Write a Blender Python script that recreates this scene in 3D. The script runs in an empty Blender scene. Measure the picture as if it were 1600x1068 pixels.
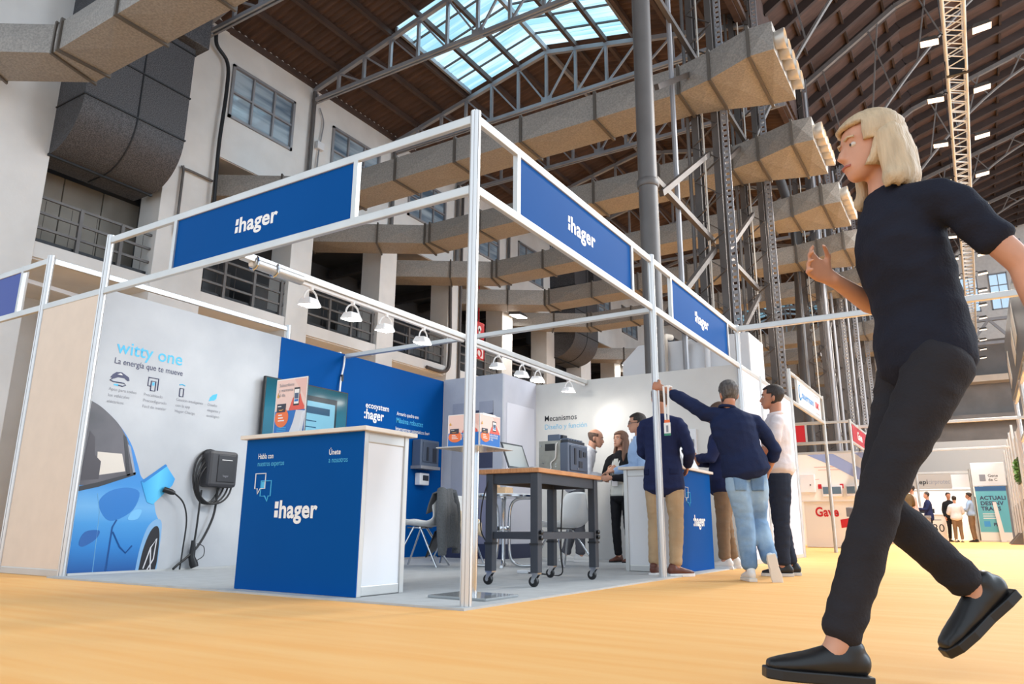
import bpy, bmesh, math, random
from mathutils import Vector, Matrix, noise
random.seed(7)
PI = math.pi
scene = bpy.context.scene
COL = scene.collection

# ------------------------------------------------------------------ camera
FPX, PITCH, ROLL, YAW = 1156.5, .2442, .0074, .5555
CAM = Vector((2.4136, -3.4368, .4284))
_fw = Vector((-math.sin(YAW)*math.cos(PITCH), math.cos(YAW)*math.cos(PITCH), math.sin(PITCH)))
_ri = Vector((math.cos(YAW), math.sin(YAW), 0)); _up = _ri.cross(_fw)
_r2 = math.cos(ROLL)*_ri + math.sin(ROLL)*_up; _u2 = -math.sin(ROLL)*_ri + math.cos(ROLL)*_up
cd = bpy.data.cameras.new('camera'); cam = bpy.data.objects.new('camera', cd); COL.objects.link(cam)
M = Matrix((_r2, _u2, -_fw)).transposed().to_4x4(); M.translation = CAM
cam.matrix_world = M
cd.sensor_width = 36; cd.lens = FPX*36/1600; cd.clip_start = .05; cd.clip_end = 300
scene.camera = cam

# ------------------------------------------------------------------ sky and exposure
w = bpy.data.worlds.new('sky'); scene.world = w; w.use_nodes = True
nt = w.node_tree; bg = nt.nodes['Background']
bg.inputs[0].default_value = (.76, .88, 1.0, 1); bg.inputs[1].default_value = .85
vs = scene.view_settings
vs.view_transform = 'Standard'; vs.look = 'None'; vs.gamma = 1; vs.use_curve_mapping = False
vs.exposure = .75

def lamp(name, kind, loc, target, energy, color=(1, .95, .88), size=.2, size_y=None, angle=None, blend=.6):
    l = bpy.data.lights.new(name, kind); l.energy = energy; l.color = color
    if kind == 'AREA':
        l.size = size
        if size_y: l.shape = 'RECTANGLE'; l.size_y = size_y
    if kind == 'SPOT':
        l.spot_size = angle or 1.2; l.spot_blend = blend; l.shadow_soft_size = size
    o = bpy.data.objects.new(name, l); COL.objects.link(o); o.location = loc
    o.rotation_euler = (Vector(target)-Vector(loc)).to_track_quat('-Z', 'Y').to_euler()
    return o
# added fill lamp high at the right, out of view, brightening floor and walls
lamp('added_top_fill', 'AREA', (12.5, 18, 18.0), (3, 18, 4), 9500, (.80, .90, 1), 6, 56)
# ------------------------------------------------------------------ materials
def lin(c):
    return tuple((x/12.92 if x <= .04045 else ((x+.055)/1.055)**2.4) for x in [v/255 for v in c])
MATS = {}
def mat(name, rgb, rough=.5, metal=0, var=0, scale=6, bump=0, bscale=60, emit=0, rgb2=None, stretch=None, spec=.5, trans=0, alpha=1, detail=4, coat=0, lo=.35, hi=.65):
    if name in MATS: return MATS[name]
    m = bpy.data.materials.new(name); m.use_nodes = True; MATS[name] = m
    n = m.node_tree.nodes; L = m.node_tree.links; b = n['Principled BSDF']
    c = lin(rgb)
    b.inputs['Base Color'].default_value = (*c, 1); b.inputs['Roughness'].default_value = rough
    b.inputs['Metallic'].default_value = metal; b.inputs['Specular IOR Level'].default_value = spec
    if coat: b.inputs['Coat Weight'].default_value = coat
    if trans: b.inputs['Transmission Weight'].default_value = trans
    if alpha < 1: b.inputs['Alpha'].default_value = alpha
    if emit:
        b.inputs['Emission Color'].default_value = (*c, 1); b.inputs['Emission Strength'].default_value = emit
    if var or rgb2 or bump:
        tc = n.new('ShaderNodeTexCoord'); mp = n.new('ShaderNodeMapping'); L.new(tc.outputs['Object'], mp.inputs[0])
        if stretch: mp.inputs['Scale'].default_value = stretch
    if var or rgb2:
        nz = n.new('ShaderNodeTexNoise'); nz.inputs['Scale'].default_value = scale; nz.inputs['Detail'].default_value = detail
        L.new(mp.outputs[0], nz.inputs[0])
        r = n.new('ShaderNodeValToRGB'); L.new(nz.outputs[0], r.inputs[0])
        r.color_ramp.elements[0].position = lo; r.color_ramp.elements[1].position = hi
        c2 = lin(rgb2) if rgb2 else tuple(min(1, x*(1-var)) for x in c)
        r.color_ramp.elements[0].color = (*c2, 1)
        r.color_ramp.elements[1].color = (*(c if rgb2 else tuple(min(1, x*(1+var*.6)) for x in c)), 1)
        L.new(r.outputs[0], b.inputs['Base Color'])
    if bump:
        nb = n.new('ShaderNodeTexNoise'); nb.inputs['Scale'].default_value = bscale; nb.inputs['Detail'].default_value = 3
        L.new(mp.outputs[0], nb.inputs[0])
        bp = n.new('ShaderNodeBump'); bp.inputs['Strength'].default_value = bump; bp.inputs['Distance'].default_value = .01
        L.new(nb.outputs[0], bp.inputs['Height']); L.new(bp.outputs[0], b.inputs['Normal'])
    return m
def gradmat(name, stops, axis, a, b_, rough=.45):
    """print with a colour ramp along one object axis between a and b_ (ink on the print)"""
    m = bpy.data.materials.new(name); m.use_nodes = True; MATS[name] = m
    n = m.node_tree.nodes; L = m.node_tree.links; b = n['Principled BSDF']
    tc = n.new('ShaderNodeTexCoord'); sp = n.new('ShaderNodeSeparateXYZ'); L.new(tc.outputs['Object'], sp.inputs[0])
    mr = n.new('ShaderNodeMapRange'); mr.inputs[1].default_value = a; mr.inputs[2].default_value = b_
    L.new(sp.outputs[axis], mr.inputs[0])
    r = n.new('ShaderNodeValToRGB'); L.new(mr.outputs[0], r.inputs[0])
    els = r.color_ramp.elements
    els[0].position = stops[0][0]; els[0].color = (*lin(stops[0][1]), 1)
    els[1].position = stops[-1][0]; els[1].color = (*lin(stops[-1][1]), 1)
    for p, c in stops[1:-1]:
        e = els.new(p); e.color = (*lin(c), 1)
    L.new(r.outputs[0], b.inputs['Base Color']); b.inputs['Roughness'].default_value = rough
    return m
ALU = mat('aluminium', (205, 205, 203), .38, .55, var=.06, scale=3)
ALU2 = mat('bright_aluminium', (222, 222, 222), .3, .6)
CHROME = mat('chrome', (210, 212, 215), .14, 1)
WHITE = mat('white_panel', (226, 227, 230), .5, var=.03, scale=2)
PLASTER = mat('white_plaster', (222, 221, 219), .85, var=.07, scale=1.2, bump=.15, bscale=25)
PLASTERB = mat('beige_plaster', (205, 192, 178), .85, var=.07, scale=1.5, bump=.12, bscale=25)
BLUE = mat('brand_blue_print', (0, 78, 150), .55, var=.04, scale=1, spec=.05)
CYAN = mat('cyan_print', (70, 182, 226), .5)
INK = mat('white_ink', (240, 238, 236), .5)
NAVYINK = mat('navy_ink', (52, 56, 92), .5)
GREYINK = mat('grey_ink', (140, 142, 150), .5)
CONCRETE = mat('concrete_print', (196, 199, 203), .6, rgb2=(174, 178, 184), scale=1.6, detail=8, lo=.3, hi=.7)
CONCRETE2 = mat('grey_concrete_print', (196, 198, 206), .6, rgb2=(176, 179, 190), scale=2.2, detail=8, lo=.3, hi=.7)
BLACK = mat('black_plastic', (24, 25, 28), .4)
DARK = mat('dark_steel', (44, 46, 50), .5, .3, var=.1)
RED = mat('signal_red', (196, 28, 40), .45)
STEELG = mat('grey_painted_steel', (104, 101, 100), .5, .25, var=.12, scale=2)
STEELD = mat('dark_painted_steel', (84, 78, 76), .55, .25, var=.15, scale=2)
STEELL = mat('light_painted_steel', (150, 150, 154), .5, .25, var=.1, scale=2)
GLOW = mat('lamp_glow', (255, 250, 240), .4, emit=22)
GLOWS = mat('soft_lamp_glow', (255, 246, 230), .4, emit=3)
SKIN = mat('skin', (205, 150, 122), .5, var=.08, scale=12)
# ------------------------------------------------------------------ mesh helpers
V = Vector
class MB:
    def __init__(s): s.v = []; s.f = []
    def add(s, vs, fs):
        o = len(s.v); s.v += [tuple(p) for p in vs]; s.f += [tuple(i+o for i in f) for f in fs]; return s
    def box(s, a, b):
        x0, y0, z0 = [min(a[i], b[i]) for i in range(3)]; x1, y1, z1 = [max(a[i], b[i]) for i in range(3)]
        return s.add([(x0,y0,z0),(x1,y0,z0),(x1,y1,z0),(x0,y1,z0),(x0,y0,z1),(x1,y0,z1),(x1,y1,z1),(x0,y1,z1)],
              [(0,3,2,1),(4,5,6,7),(0,1,5,4),(1,2,6,5),(2,3,7,6),(3,0,4,7)])
    def beam(s, p, q, w, h, up=(0,0,1)):
        p, q = V(p), V(q); d = (q-p).normalized(); u = V(up)
        if abs(d.dot(u)) > .99: u = V((0,1,0)) if abs(d.y) < .9 else V((1,0,0))
        r = d.cross(u).normalized(); u = r.cross(d)
        r = r*(w/2); u = u*(h/2)
        return s.add([p-r-u,p+r-u,p+r+u,p-r+u,q-r-u,q+r-u,q+r+u,q-r+u],
              [(0,1,2,3),(7,6,5,4),(0,4,5,1),(1,5,6,2),(2,6,7,3),(3,7,4,0)])
    def tube(s, pts, r, n=8, closed=False):
        pts = [V(p) for p in pts]; m = len(pts); rr = r if isinstance(r, (list, tuple)) else [r]*m
        ref = None; rings = []
        for i, p in enumerate(pts):
            if closed: d = pts[(i+1) % m]-pts[i-1]
            else: d = pts[min(i+1, m-1)]-pts[max(i-1, 0)]
            d = d.normalized() if d.length > 1e-9 else V((0,0,1))
            if ref is None:
                ref = V((0,0,1)) if abs(d.z) < .9 else V((1,0,0))
            u = (ref-d*ref.dot(d))
            u = u.normalized() if u.length > 1e-6 else d.orthogonal().normalized()
            ref = u; w_ = d.cross(u)
            rings.append([p+(u*math.cos(2*PI*k/n)+w_*math.sin(2*PI*k/n))*rr[i] for k in range(n)])
        vs = [p for rg in rings for p in rg]; fs = []
        for i in range(m if closed else m-1):
            j = (i+1) % m
            for k in range(n):
                fs.append((i*n+k, i*n+(k+1) % n, j*n+(k+1) % n, j*n+k))
        if not closed: fs += [tuple(range(n-1, -1, -1)), tuple((m-1)*n+k for k in range(n))]
        return s.add(vs, fs)
    def lathe(s, prof, c=(0,0,0), n=24, axis='z'):
        vs = []
        for r, z in prof:
            for k in range(n):
                a = 2*PI*k/n; x, y = r*math.cos(a), r*math.sin(a)
                p = (x, y, z) if axis == 'z' else ((z, x, y) if axis == 'x' else (x, z, y))
                vs.append((p[0]+c[0], p[1]+c[1], p[2]+c[2]))
        m = len(prof); fs = []
        for i in range(m-1):
            for k in range(n):
                fs.append((i*n+k, i*n+(k+1) % n, (i+1)*n+(k+1) % n, (i+1)*n+k))
        fs += [tuple(range(n-1, -1, -1)), tuple((m-1)*n+k for k in range(n))]
        return s.add(vs, fs)
    def prism(s, poly, fn, d0, d1):
        n = len(poly); vs = [fn(u, v, d0) for u, v in poly]+[fn(u, v, d1) for u, v in poly]
        fs = [tuple(range(n)), tuple(range(2*n-1, n-1, -1))]+[(i, (i+1) % n, n+(i+1) % n, n+i) for i in range(n)]
        return s.add(vs, fs)
    def grid(s, fn, nu, nv):
        vs = [fn(i/nu, j/nv) for i in range(nu+1) for j in range(nv+1)]
        fs = [(i*(nv+1)+j, i*(nv+1)+j+1, (i+1)*(nv+1)+j+1, (i+1)*(nv+1)+j) for i in range(nu) for j in range(nv)]
        return s.add(vs, fs)
    def mesh(s, name, smooth=0):
        me = bpy.data.meshes.new(name); me.from_pydata(s.v, [], s.f); me.update()
        bm = bmesh.new(); bm.from_mesh(me); bmesh.ops.recalc_face_normals(bm, faces=bm.faces); bm.to_mesh(me); bm.free()
        if smooth:
            me.polygons.foreach_set('use_smooth', [True]*len(me.polygons)); me.set_sharp_from_angle(angle=smooth)
        return me
    def build(s, name, m, parent=None, smooth=0, bevel=0, solid=0):
        return obj(name, s.mesh(name, smooth), m, parent, bevel, solid)
def obj(name, me, m, parent=None, bevel=0, solid=0):
    o = bpy.data.objects.new(name, me); COL.objects.link(o)
    if m is not None and not me.materials: me.materials.append(m)
    if parent is not None: attach(o, parent)
    if solid:
        md = o.modifiers.new('thickness', 'SOLIDIFY'); md.thickness = solid; md.offset = 0
    if bevel:
        md = o.modifiers.new('bevel', 'BEVEL'); md.width = bevel; md.segments = 2; md.limit_method = 'ANGLE'; md.angle_limit = .6
    return o
def attach(o, parent):
    o.parent = parent
    if not parent.get('_local'): o.matrix_parent_inverse = inv_of(parent)
def inv_of(p):
    m = Matrix.Identity(4); q = p
    chain = []
    while q: chain.append(q); q = q.parent
    for c in reversed(chain): m = m @ c.matrix_parent_inverse @ Matrix.LocRotScale(c.location, c.rotation_euler, c.scale)
    return m.inverted()
def tag(o, label=None, cat=None, group=None, kind=None):
    if label: o['label'] = label
    if cat: o['category'] = cat
    if group: o['group'] = group
    if kind: o['kind'] = kind
    return o
def T(name, label, cat, loc=(0,0,0), group=None, local=False, rz=0):
    o = bpy.data.objects.new(name, None); COL.objects.link(o); o.location = loc; o.rotation_euler = (0,0,rz); o.empty_display_size = .1
    if local: o['_local'] = 1
    return tag(o, label, cat, group)
def S(name, label=None, loc=(0,0,0)):
    o = bpy.data.objects.new(name, None); COL.objects.link(o); o.location = loc; o['kind'] = 'structure'
    if label: o['label'] = label
    return o
def copy_tree(o, loc, label=None, group=None, rz=None):
    c = o.copy(); COL.objects.link(c); c.location = loc
    if rz is not None: c.rotation_euler = (0,0,rz)
    if label: c['label'] = label
    if group: c['group'] = group
    for ch in list(o.children):
        k = ch.copy(); COL.objects.link(k); k.parent = c
        for g in list(ch.children):
            h = g.copy(); COL.objects.link(h); h.parent = k
    return c
def strip_flags():
    for o in bpy.data.objects:
        if '_local' in o: del o['_local']
ORD = ['first','second','third','fourth','fifth','sixth','seventh','eighth','ninth','tenth','eleventh','twelfth','thirteenth','fourteenth','fifteenth','sixteenth','seventeenth','eighteenth','nineteenth','twentieth','twenty-first','twenty-second','twenty-third','twenty-fourth','twenty-fifth']
def text(s, name, m, parent, org, xd, ud, size, fit=None, bold=0, depth=.0015, align='LEFT', label=None, shear=0):
    """lettering as a thin mesh; org = left end of the baseline, size = cap/line size in metres, fit = width in metres"""
    cu = bpy.data.curves.new(name, 'FONT'); cu.body = s; cu.size = 1; cu.resolution_u = 3; cu.extrude = 0; cu.offset = bold; cu.shear = shear
    cu.align_x = align; cu.space_character = 1+bold*1.2
    t = bpy.data.objects.new(name, cu); COL.objects.link(t)
    dg = bpy.context.evaluated_depsgraph_get(); me = bpy.data.meshes.new_from_object(t.evaluated_get(dg))
    bpy.data.objects.remove(t); bpy.data.curves.remove(cu)
    xs = [v.co.x for v in me.vertices]
    sx = size
    if fit and xs: sx = fit/(max(xs)-min(xs)); x0 = min(xs) if align == 'LEFT' else 0
    else: x0 = 0
    xd, ud, org = V(xd).normalized(), V(ud).normalized(), V(org); nd = xd.cross(ud)
    for v in me.vertices:
        v.co = org+xd*((v.co.x-x0)*sx)+ud*(v.co.y*size)+nd*depth
    me.materials.clear(); me.name = name
    o = obj(name, me, m, parent)
    if label: o['label'] = label
    return o
def smoothpath(pts, k=6):
    """Catmull-Rom through points"""
    P = [V(p) for p in pts]; out = []
    for i in range(len(P)-1):
        a, b, c, d = P[max(i-1,0)], P[i], P[i+1], P[min(i+2, len(P)-1)]
        for j in range(k):
            t = j/k
            out.append(.5*((2*b)+(-a+c)*t+(2*a-5*b+4*c-d)*t*t+(-a+3*b-3*c+d)*t**3))
    out.append(P[-1]); return out
def smooth2(pts, k=5, closed=False):
    P = [(u, v, 0) for u, v in pts]
    if closed: P = P[-2:]+P+P[:2]
    q = smoothpath(P, k)
    if closed: q = q[2*k:-2*k-1+k]
    return [(p.x, p.y) for p in q]
# ================================================================== the hall
YC = lambda k: 5.85+3.4*k
YEND = 46.65
CARPET = mat('orange_carpet', (255, 198, 126), .6, rgb2=(252, 186, 110), scale=3, stretch=(.25, 3, 1), detail=5, bump=.25, bscale=260, spec=.2)
tag(MB().box((-16, -9, -.1), (16, YEND, 0)).build('floor', CARPET), 'orange exhibition carpet covering the hall aisle', kind='structure')
GREYCARPET = mat('grey_carpet', (186, 188, 188), .9, var=.06, scale=8, bump=.3, bscale=300)
tag(MB().box((-4.05, -.1, 0), (.06, 5.97, .012)).build('floor_carpet', GREYCARPET), 'grey carpet of the blue corner stand', kind='structure')

# ---- long wall with pilasters, galleries and windows
wl = S('wall_left', 'white plastered long wall with gallery openings')
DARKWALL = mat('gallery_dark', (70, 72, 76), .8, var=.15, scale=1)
GALPANEL = mat('gallery_panel', (150, 145, 136), .7, var=.12, scale=1.5)
def wallpiece(a, b, m=PLASTER, name='wall_piece'): return MB().box(a, b).build(name, m, wl)
for k in range(-2, 12):
    y0, y1 = YC(k), YC(k+1)
    if k in (-1, 5):
        wallpiece((-13.2, y0, 8.0), (-12.9, y1, 13), DARKWALL); continue  # dark sheet painted for the shade inside the open duct bay
    wallpiece((-12.5, y0, 8.95), (-12.03, y1, 10.05)); wallpiece((-12.5, y0, 11.5), (-12.03, y1, 12.95))
    wallpiece((-12.5, y0, 10.05), (-12.03, y0+.77, 11.5)); wallpiece((-12.5, y0+2.77, 10.05), (-12.03, y1, 11.5))
    wallpiece((-13.3, y0, 8.93), (-12.06, y1, 8.96), PLASTERB, 'soffit')
for k in range(-2, 13):
    y = YC(k)
    a, b = (y-.36, y+.36)
    if k == -1: a, b = 1.3, 2.88
    if k == 0: a, b = 5.2, 6.42
    if k == 6: a, b = y-.6, y+.4
    tag(MB().box((-12.75, a, 0), (-12.0, b, 12.6 if k in (-1, 0, 6) else 8.98)).build('column', PLASTER, bevel=.01), None, None, None, 'structure')['label'] = 'white plastered pilaster of the long wall'
wallpiece((-16, -2, 5.25), (-12.04, YEND, 5.55), PLASTER, 'gallery_slab')
wallpiece((-16, -2, 5.22), (-12.1, YEND, 5.25), PLASTER, 'gallery_soffit')
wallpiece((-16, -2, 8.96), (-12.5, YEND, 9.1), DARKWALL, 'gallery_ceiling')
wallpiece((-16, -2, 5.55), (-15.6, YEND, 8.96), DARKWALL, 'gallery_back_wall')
wallpiece((-15, -2, 0), (-14.8, YEND, 5.22), PLASTER, 'ground_floor_back_wall')
wallpiece((-12.06, -2, 12.9), (-12.0, YEND, 13.05), STEELD, 'wall_plate')
for k in range(0, 9):
    for dz, dy in ((8.55, .9), (8.6, 2.4)):
        wallpiece((-15.5, YC(k)+dy, dz), (-12.6, YC(k)+dy+.18, dz+.3), STEELD, 'gallery_beam')
# grey boarded wall and gallery partitions
for i in range(3):
    MB().box((-13.3, 2.95+i*.84, 5.55), (-13.22, 2.95+i*.84+.82, 7.5)).build('board', GALPANEL, wl, bevel=.01)
for k in range(0, 9):
    for i in range(3):
        MB().box((-14.6, YC(k)+.5+i*.9, 5.55), (-14.5, YC(k)+.5+i*.9+.86, 7.2)).build('board', mat('gallery_partition', (92, 94, 96), .7, var=.2, scale=1), wl, bevel=.01)
# windows
PANE = mat('window_pane', (172, 188, 200), .1, rgb2=(88, 108, 128), scale=1.3, stretch=(1, .3, 3), spec=.6, detail=3)  # pale streaks put sky reflections into the pane colour
n = 0
for k in range(-2, 12):
    if k in (-1, 5): continue
    n += 1
    y0, y1, z0, z1 = YC(k)+.77, YC(k)+2.77, 10.05, 11.5
    wn = S('window_%d' % n, 'grey framed six-pane window high in the white wall', (-12.05, y0, z0))
    f = MB()
    for a, b in (((y0, z0), (y1, z0+.07)), ((y0, z1-.07), (y1, z1)), ((y0, z0), (y0+.07, z1)), ((y1-.07, z0), (y1, z1))):
        f.box((-12.12, a[0], a[1]), (-11.98, b[0], b[1]))
    f.build('frame', STEELL, wn)
    for i in (1, 2): MB().box((-12.1, y0+i*(y1-y0)/3-.025, z0), (-12.0, y0+i*(y1-y0)/3+.025, z1)).build('mullion', STEELL, wn)
    MB().box((-12.1, y0, (z0+z1)/2-.025), (-12.005, y1, (z0+z1)/2+.025)).build('mullion', STEELL, wn)
    for i in range(3):
        for j in range(2):
            MB().box((-12.09, y0+i*(y1-y0)/3+.02, z0+j*.725+.02), (-12.06, y0+(i+1)*(y1-y0)/3-.02, z0+(j+1)*.725-.02)).build('pane', PANE, wn)
# railings
proto = None
for k in (-1, 0, 1, 2, 3, 4, 6, 7, 8):
    lab = 'metal gallery railing between white pilasters, %s bay from the left' % ORD[(-1, 0, 1, 2, 3, 4, 6, 7, 8).index(k)]
    if proto is None:
        proto = T('gallery_railing', lab, 'railing', (-12.15, YC(k), 5.55), 'gallery railings', local=True)
        for zz in (.32, .62, .93): MB().beam((0, .3, zz), (0, 3.1, zz), .045, .05).build('rail', STEELG, proto)
        for yy in (.4, 1.25, 2.1, 2.95): MB().beam((0, yy, 0), (0, yy, .95), .07, .07).build('post', STEELG, proto)
        mb = MB()
        for i in range(5): mb.tube([(-.06, .6+i*.5, .1), (-.06, .6+i*.5, .9)], .006, 5)
        mb.build('infill_bar', STEELD, proto)
        MB().box((-.09, .3, .0), (-.05, 3.1, .12)).build('kick_plate', DARK, proto)
    else: copy_tree(proto, (-12.15, YC(k), 5.55), lab)
# conduits and drain pipes
def pipe(name, pts, r, m, label, cat='pipe'):
    mb = MB().tube(smoothpath(pts, 5) if len(pts) > 2 else pts, r, 8)
    o = mb.build(name, m, None, .7); o['label'] = label; o['category'] = cat; return o
pipe('cable_conduit', [(-11.85, 5.95, 12.0), (-11.85, 6.0, 11.6), (-11.85, 6.34, 11.3), (-11.85, 6.4, 10.6), (-11.85, 6.36, 9.2), (-11.85, 6.38, 8.2), (-11.85, 6.42, 7.2)], .045, DARK, 'black conduit snaking down the pilaster beside the first window')
pipe('wall_conduit', [(-11.93, 6.35, 8.2), (-11.93, 5.62, 8.2), (-11.93, 5.6, 8.1), (-11.93, 5.6, 6.6)], .03, STEELG, 'thin grey conduit bent over the pilaster next to the curved duct')
for k in (1, 2, 3, 4):
    pipe('drain_pipe', [(-11.93, YC(k)-.05, 12.1), (-11.93, YC(k)-.05, 9.0)], .06, STEELG, 'grey drain pipe on the white wall, %s pipe counted from the left' % ORD[k-1])
pipe('cable_bundle', [(-11.95, 15.7, 9.0), (-11.95, 15.75, 7.6), (-11.95, 15.8, 6.0), (-11.95, 15.6, 5.35), (-11.95, 14.6, 5.3)], .06, STEELD, 'dark curved pipe running down the pilaster above the blue wall')
pipe('wall_pipe', [(-11.93, 16.3, 12), (-11.93, 16.3, 5)], .05, STEELD, 'dark straight pipe on the pilaster above the corner closet')
jb = MB().box((-12.03, 9.42, 10.5), (-11.9, 9.66, 10.72)).build('junction_box', WHITE, None, bevel=.01); tag(jb, 'small white junction box between the two nearest wall windows', 'box')
pipe('switch_cable', [(-11.97, 9.45, 11.75), (-11.97, 9.62, 11.4), (-11.97, 9.58, 10.9), (-11.97, 9.52, 10.3), (-11.97, 9.5, 9.4)], .018, STEELL, 'thin pale cable hanging past the white junction box', 'cable')

# ---- side aisle roof: corrugated sheets, purlins, skylight
XR, XE, ZE, ZR = -6.5, -12.0, 12.2, 13.45
ztop = lambda x: ZR-(ZR-ZE)*abs(x-XR)/5.5
rf = S('ceiling', 'brown corrugated gable roof over the side aisle')
ROOF = mat('brown_roof_sheet', (86, 65, 56), .8, var=.28, scale=2.5, stretch=(.4, 1.5, 1))
GLAZ = bpy.data.materials.new('skylight_sheet'); GLAZ.use_nodes = True
_n = GLAZ.node_tree.nodes; _l = GLAZ.node_tree.links; _n.remove(_n['Principled BSDF'])
_tc = _n.new('ShaderNodeTexCoord'); _mp = _n.new('ShaderNodeMapping'); _mp.inputs['Scale'].default_value = (.15, 5, 1)
_nz = _n.new('ShaderNodeTexNoise'); _nz.inputs['Scale'].default_value = 1.2; _rp = _n.new('ShaderNodeValToRGB')
_rp.color_ramp.elements[0].position = .38; _rp.color_ramp.elements[0].color = (.30, .52, .60, 1)
_rp.color_ramp.elements[1].position = .62; _rp.color_ramp.elements[1].color = (.62, .76, .80, 1)
_tr = _n.new('ShaderNodeBsdfTransparent'); _tl = _n.new('ShaderNodeBsdfTranslucent'); _mx = _n.new('ShaderNodeMixShader'); _mx.inputs[0].default_value = .35
_l.new(_tc.outputs['Object'], _mp.inputs[0]); _l.new(_mp.outputs[0], _nz.inputs[0]); _l.new(_nz.outputs[0], _rp.inputs[0])
_l.new(_rp.outputs[0], _tr.inputs[0]); _l.new(_rp.outputs[0], _tl.inputs[0]); _l.new(_tr.outputs[0], _mx.inputs[1]); _l.new(_tl.outputs[0], _mx.inputs[2])
_l.new(_mx.outputs[0], _n['Material Output'].inputs[0])
def sheet(xa, xb):
    nseg = 17*6
    def fn(u, v):
        x = xa+(xb-xa)*v; y = 3.4*u
        return (x, y, ztop(x)+.26+.035*math.sin(u*17*2*PI))
    return MB().grid(fn, nseg, 2).mesh('roof_sheet', .9)
BROWN = {}
def put_sheet(xa, xb, k, m, name):
    key = (xa, xb, m.name)
    if key not in BROWN: BROWN[key] = sheet(xa, xb)
    o = obj(name, BROWN[key], m, None); o.location = (0, YC(k), 0); o.parent = rf; return o
for k in range(-3, 12):
    if k in (1, 10):
        put_sheet(-12.3, -9.1, k, ROOF, 'roof_sheet'); put_sheet(-3.9, -.9, k, ROOF, 'roof_sheet')
        put_sheet(-9.1, XR, k, GLAZ, 'skylight_pane'); put_sheet(XR, -3.9, k, GLAZ, 'skylight_pane')
        for i in range(1, 5):
            for sgn in (-1, 1):
                xa = XR+sgn*2.6
                MB().beam((xa, YC(k)+i*.68, ztop(xa)+.2), (XR, YC(k)+i*.68, ztop(XR)+.2), .035, .05).build('glazing_bar', STEELG, rf)
        for xa in (-9.1, -3.9):
            MB().beam((xa, YC(k), ztop(xa)+.18), (xa, YC(k+1), ztop(xa)+.18), .07, .12).build('glazing_kerb', STEELL, rf)
    else:
        put_sheet(-12.3, XR, k, ROOF, 'roof_sheet'); put_sheet(XR, -.9, k, ROOF, 'roof_sheet')
PURL = mat('purlin_paint', (78, 62, 56), .7, var=.15, scale=2)
for i in range(13):
    x = -12+i*11/12
    MB().beam((x, -4.3, ztop(x)+.12), (x, YEND, ztop(x)+.12), .09, .15).build('purlin', STEELL if i == 6 else PURL, rf)
# trusses
TRUSS = mat('truss_paint', (158, 160, 166), .5, .2, var=.15, scale=1.5)
tr = T('roof_truss', 'x', 'truss', (0, YC(-1), 0), 'side aisle roof trusses', local=True)
for sgn in (-1, 1):
    MB().beam((XR+sgn*5.5, 0, ZE), (XR, 0, ZR), .10, .12).build('top_chord', TRUSS, tr)
for dy in (-.05, .05):
    MB().beam((-12, dy, 11.85), (-1, dy, 11.85), .05, .10).build('bottom_chord', TRUSS, tr)
xs = [-12+i*11/12 for i in range(13)]
for i in range(1, 12):
    MB().beam((xs[i], 0, 11.85), (xs[i], 0, ztop(xs[i])), .07, .08, (0, 1, 0)).build('strut', TRUSS, tr)
for i in range(1, 12):
    if i < 6: a, b = (xs[i], ztop(xs[i])), (xs[i+1], 11.85)
    elif i > 6: a, b = (xs[i], ztop(xs[i])), (xs[i-1], 11.85)
    else: continue
    MB().beam((a[0], 0, a[1]), (b[0], 0, b[1]), .045, .05, (0, 1, 0)).build('diagonal', TRUSS, tr)
for x in (xs[0], xs[6], xs[12]):
    MB().box((x-.16, -.02, 11.78), (x+.16, .02, 12.05)).build('gusset_plate', TRUSS, tr)
tr['label'] = 'steel roof truss of the side aisle, nearest of the row'
for i, k in enumerate(range(0, 12)):
    copy_tree(tr, (0, YC(k), 0), 'steel roof truss of the side aisle, %s in the row' % ORD[i+1])

# ---- air ducts across the side aisle
DUCT = mat('galvanised_duct', (158, 153, 147), .55, .1, rgb2=(134, 130, 126), scale=30, detail=6)
DUCTB = mat('duct_flange', (96, 90, 84), .5, .3)
def duct_mesh(st):
    mb = MB()
    def ring(s):
        (x, y, z), (dx, dy), h = s
        return [V((x-dx, y-dy, z)), V((x+dx, y+dy, z)), V((x+dx, y+dy, z+h)), V((x-dx, y-dy, z+h))]
    for a, b in zip(st[:-1], st[1:]):
        A, B = ring(a), ring(b)
        cen = sum(A+B, V())/8
        for i in range(4):
            j = (i+1) % 4; q = [A[i], A[j], B[j], B[i]]; c = sum(q, V())/4
            c = c+(c-cen).normalized()*.035
            mb.add(q+[c], [(0, 1, 4), (1, 2, 4), (2, 3, 4), (3, 0, 4)])
    mb.add(ring(st[0]), [(0, 1, 2, 3)]); mb.add(ring(st[-1]), [(0, 1, 2, 3)])
    return mb
def flange(s, parent, along):
    (x, y, z), (dx, dy), h = s; d = V((dx, dy, 0)); e = d.normalized()*.04; t = V(along)*.025
    p = V((x, y, z)); mb = MB()
    c = [p-d-e-V((0,0,.04)), p+d+e-V((0,0,.04)), p+d+e+V((0,0,h+.04)), p-d-e+V((0,0,h+.04))]
    mb.add([q-t for q in c]+[q+t for q in c], [(0,1,2,3),(7,6,5,4),(0,4,5,1),(1,5,6,2),(2,6,7,3),(3,7,4,0)])
    return mb.build('flange', DUCTB, parent)
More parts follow.
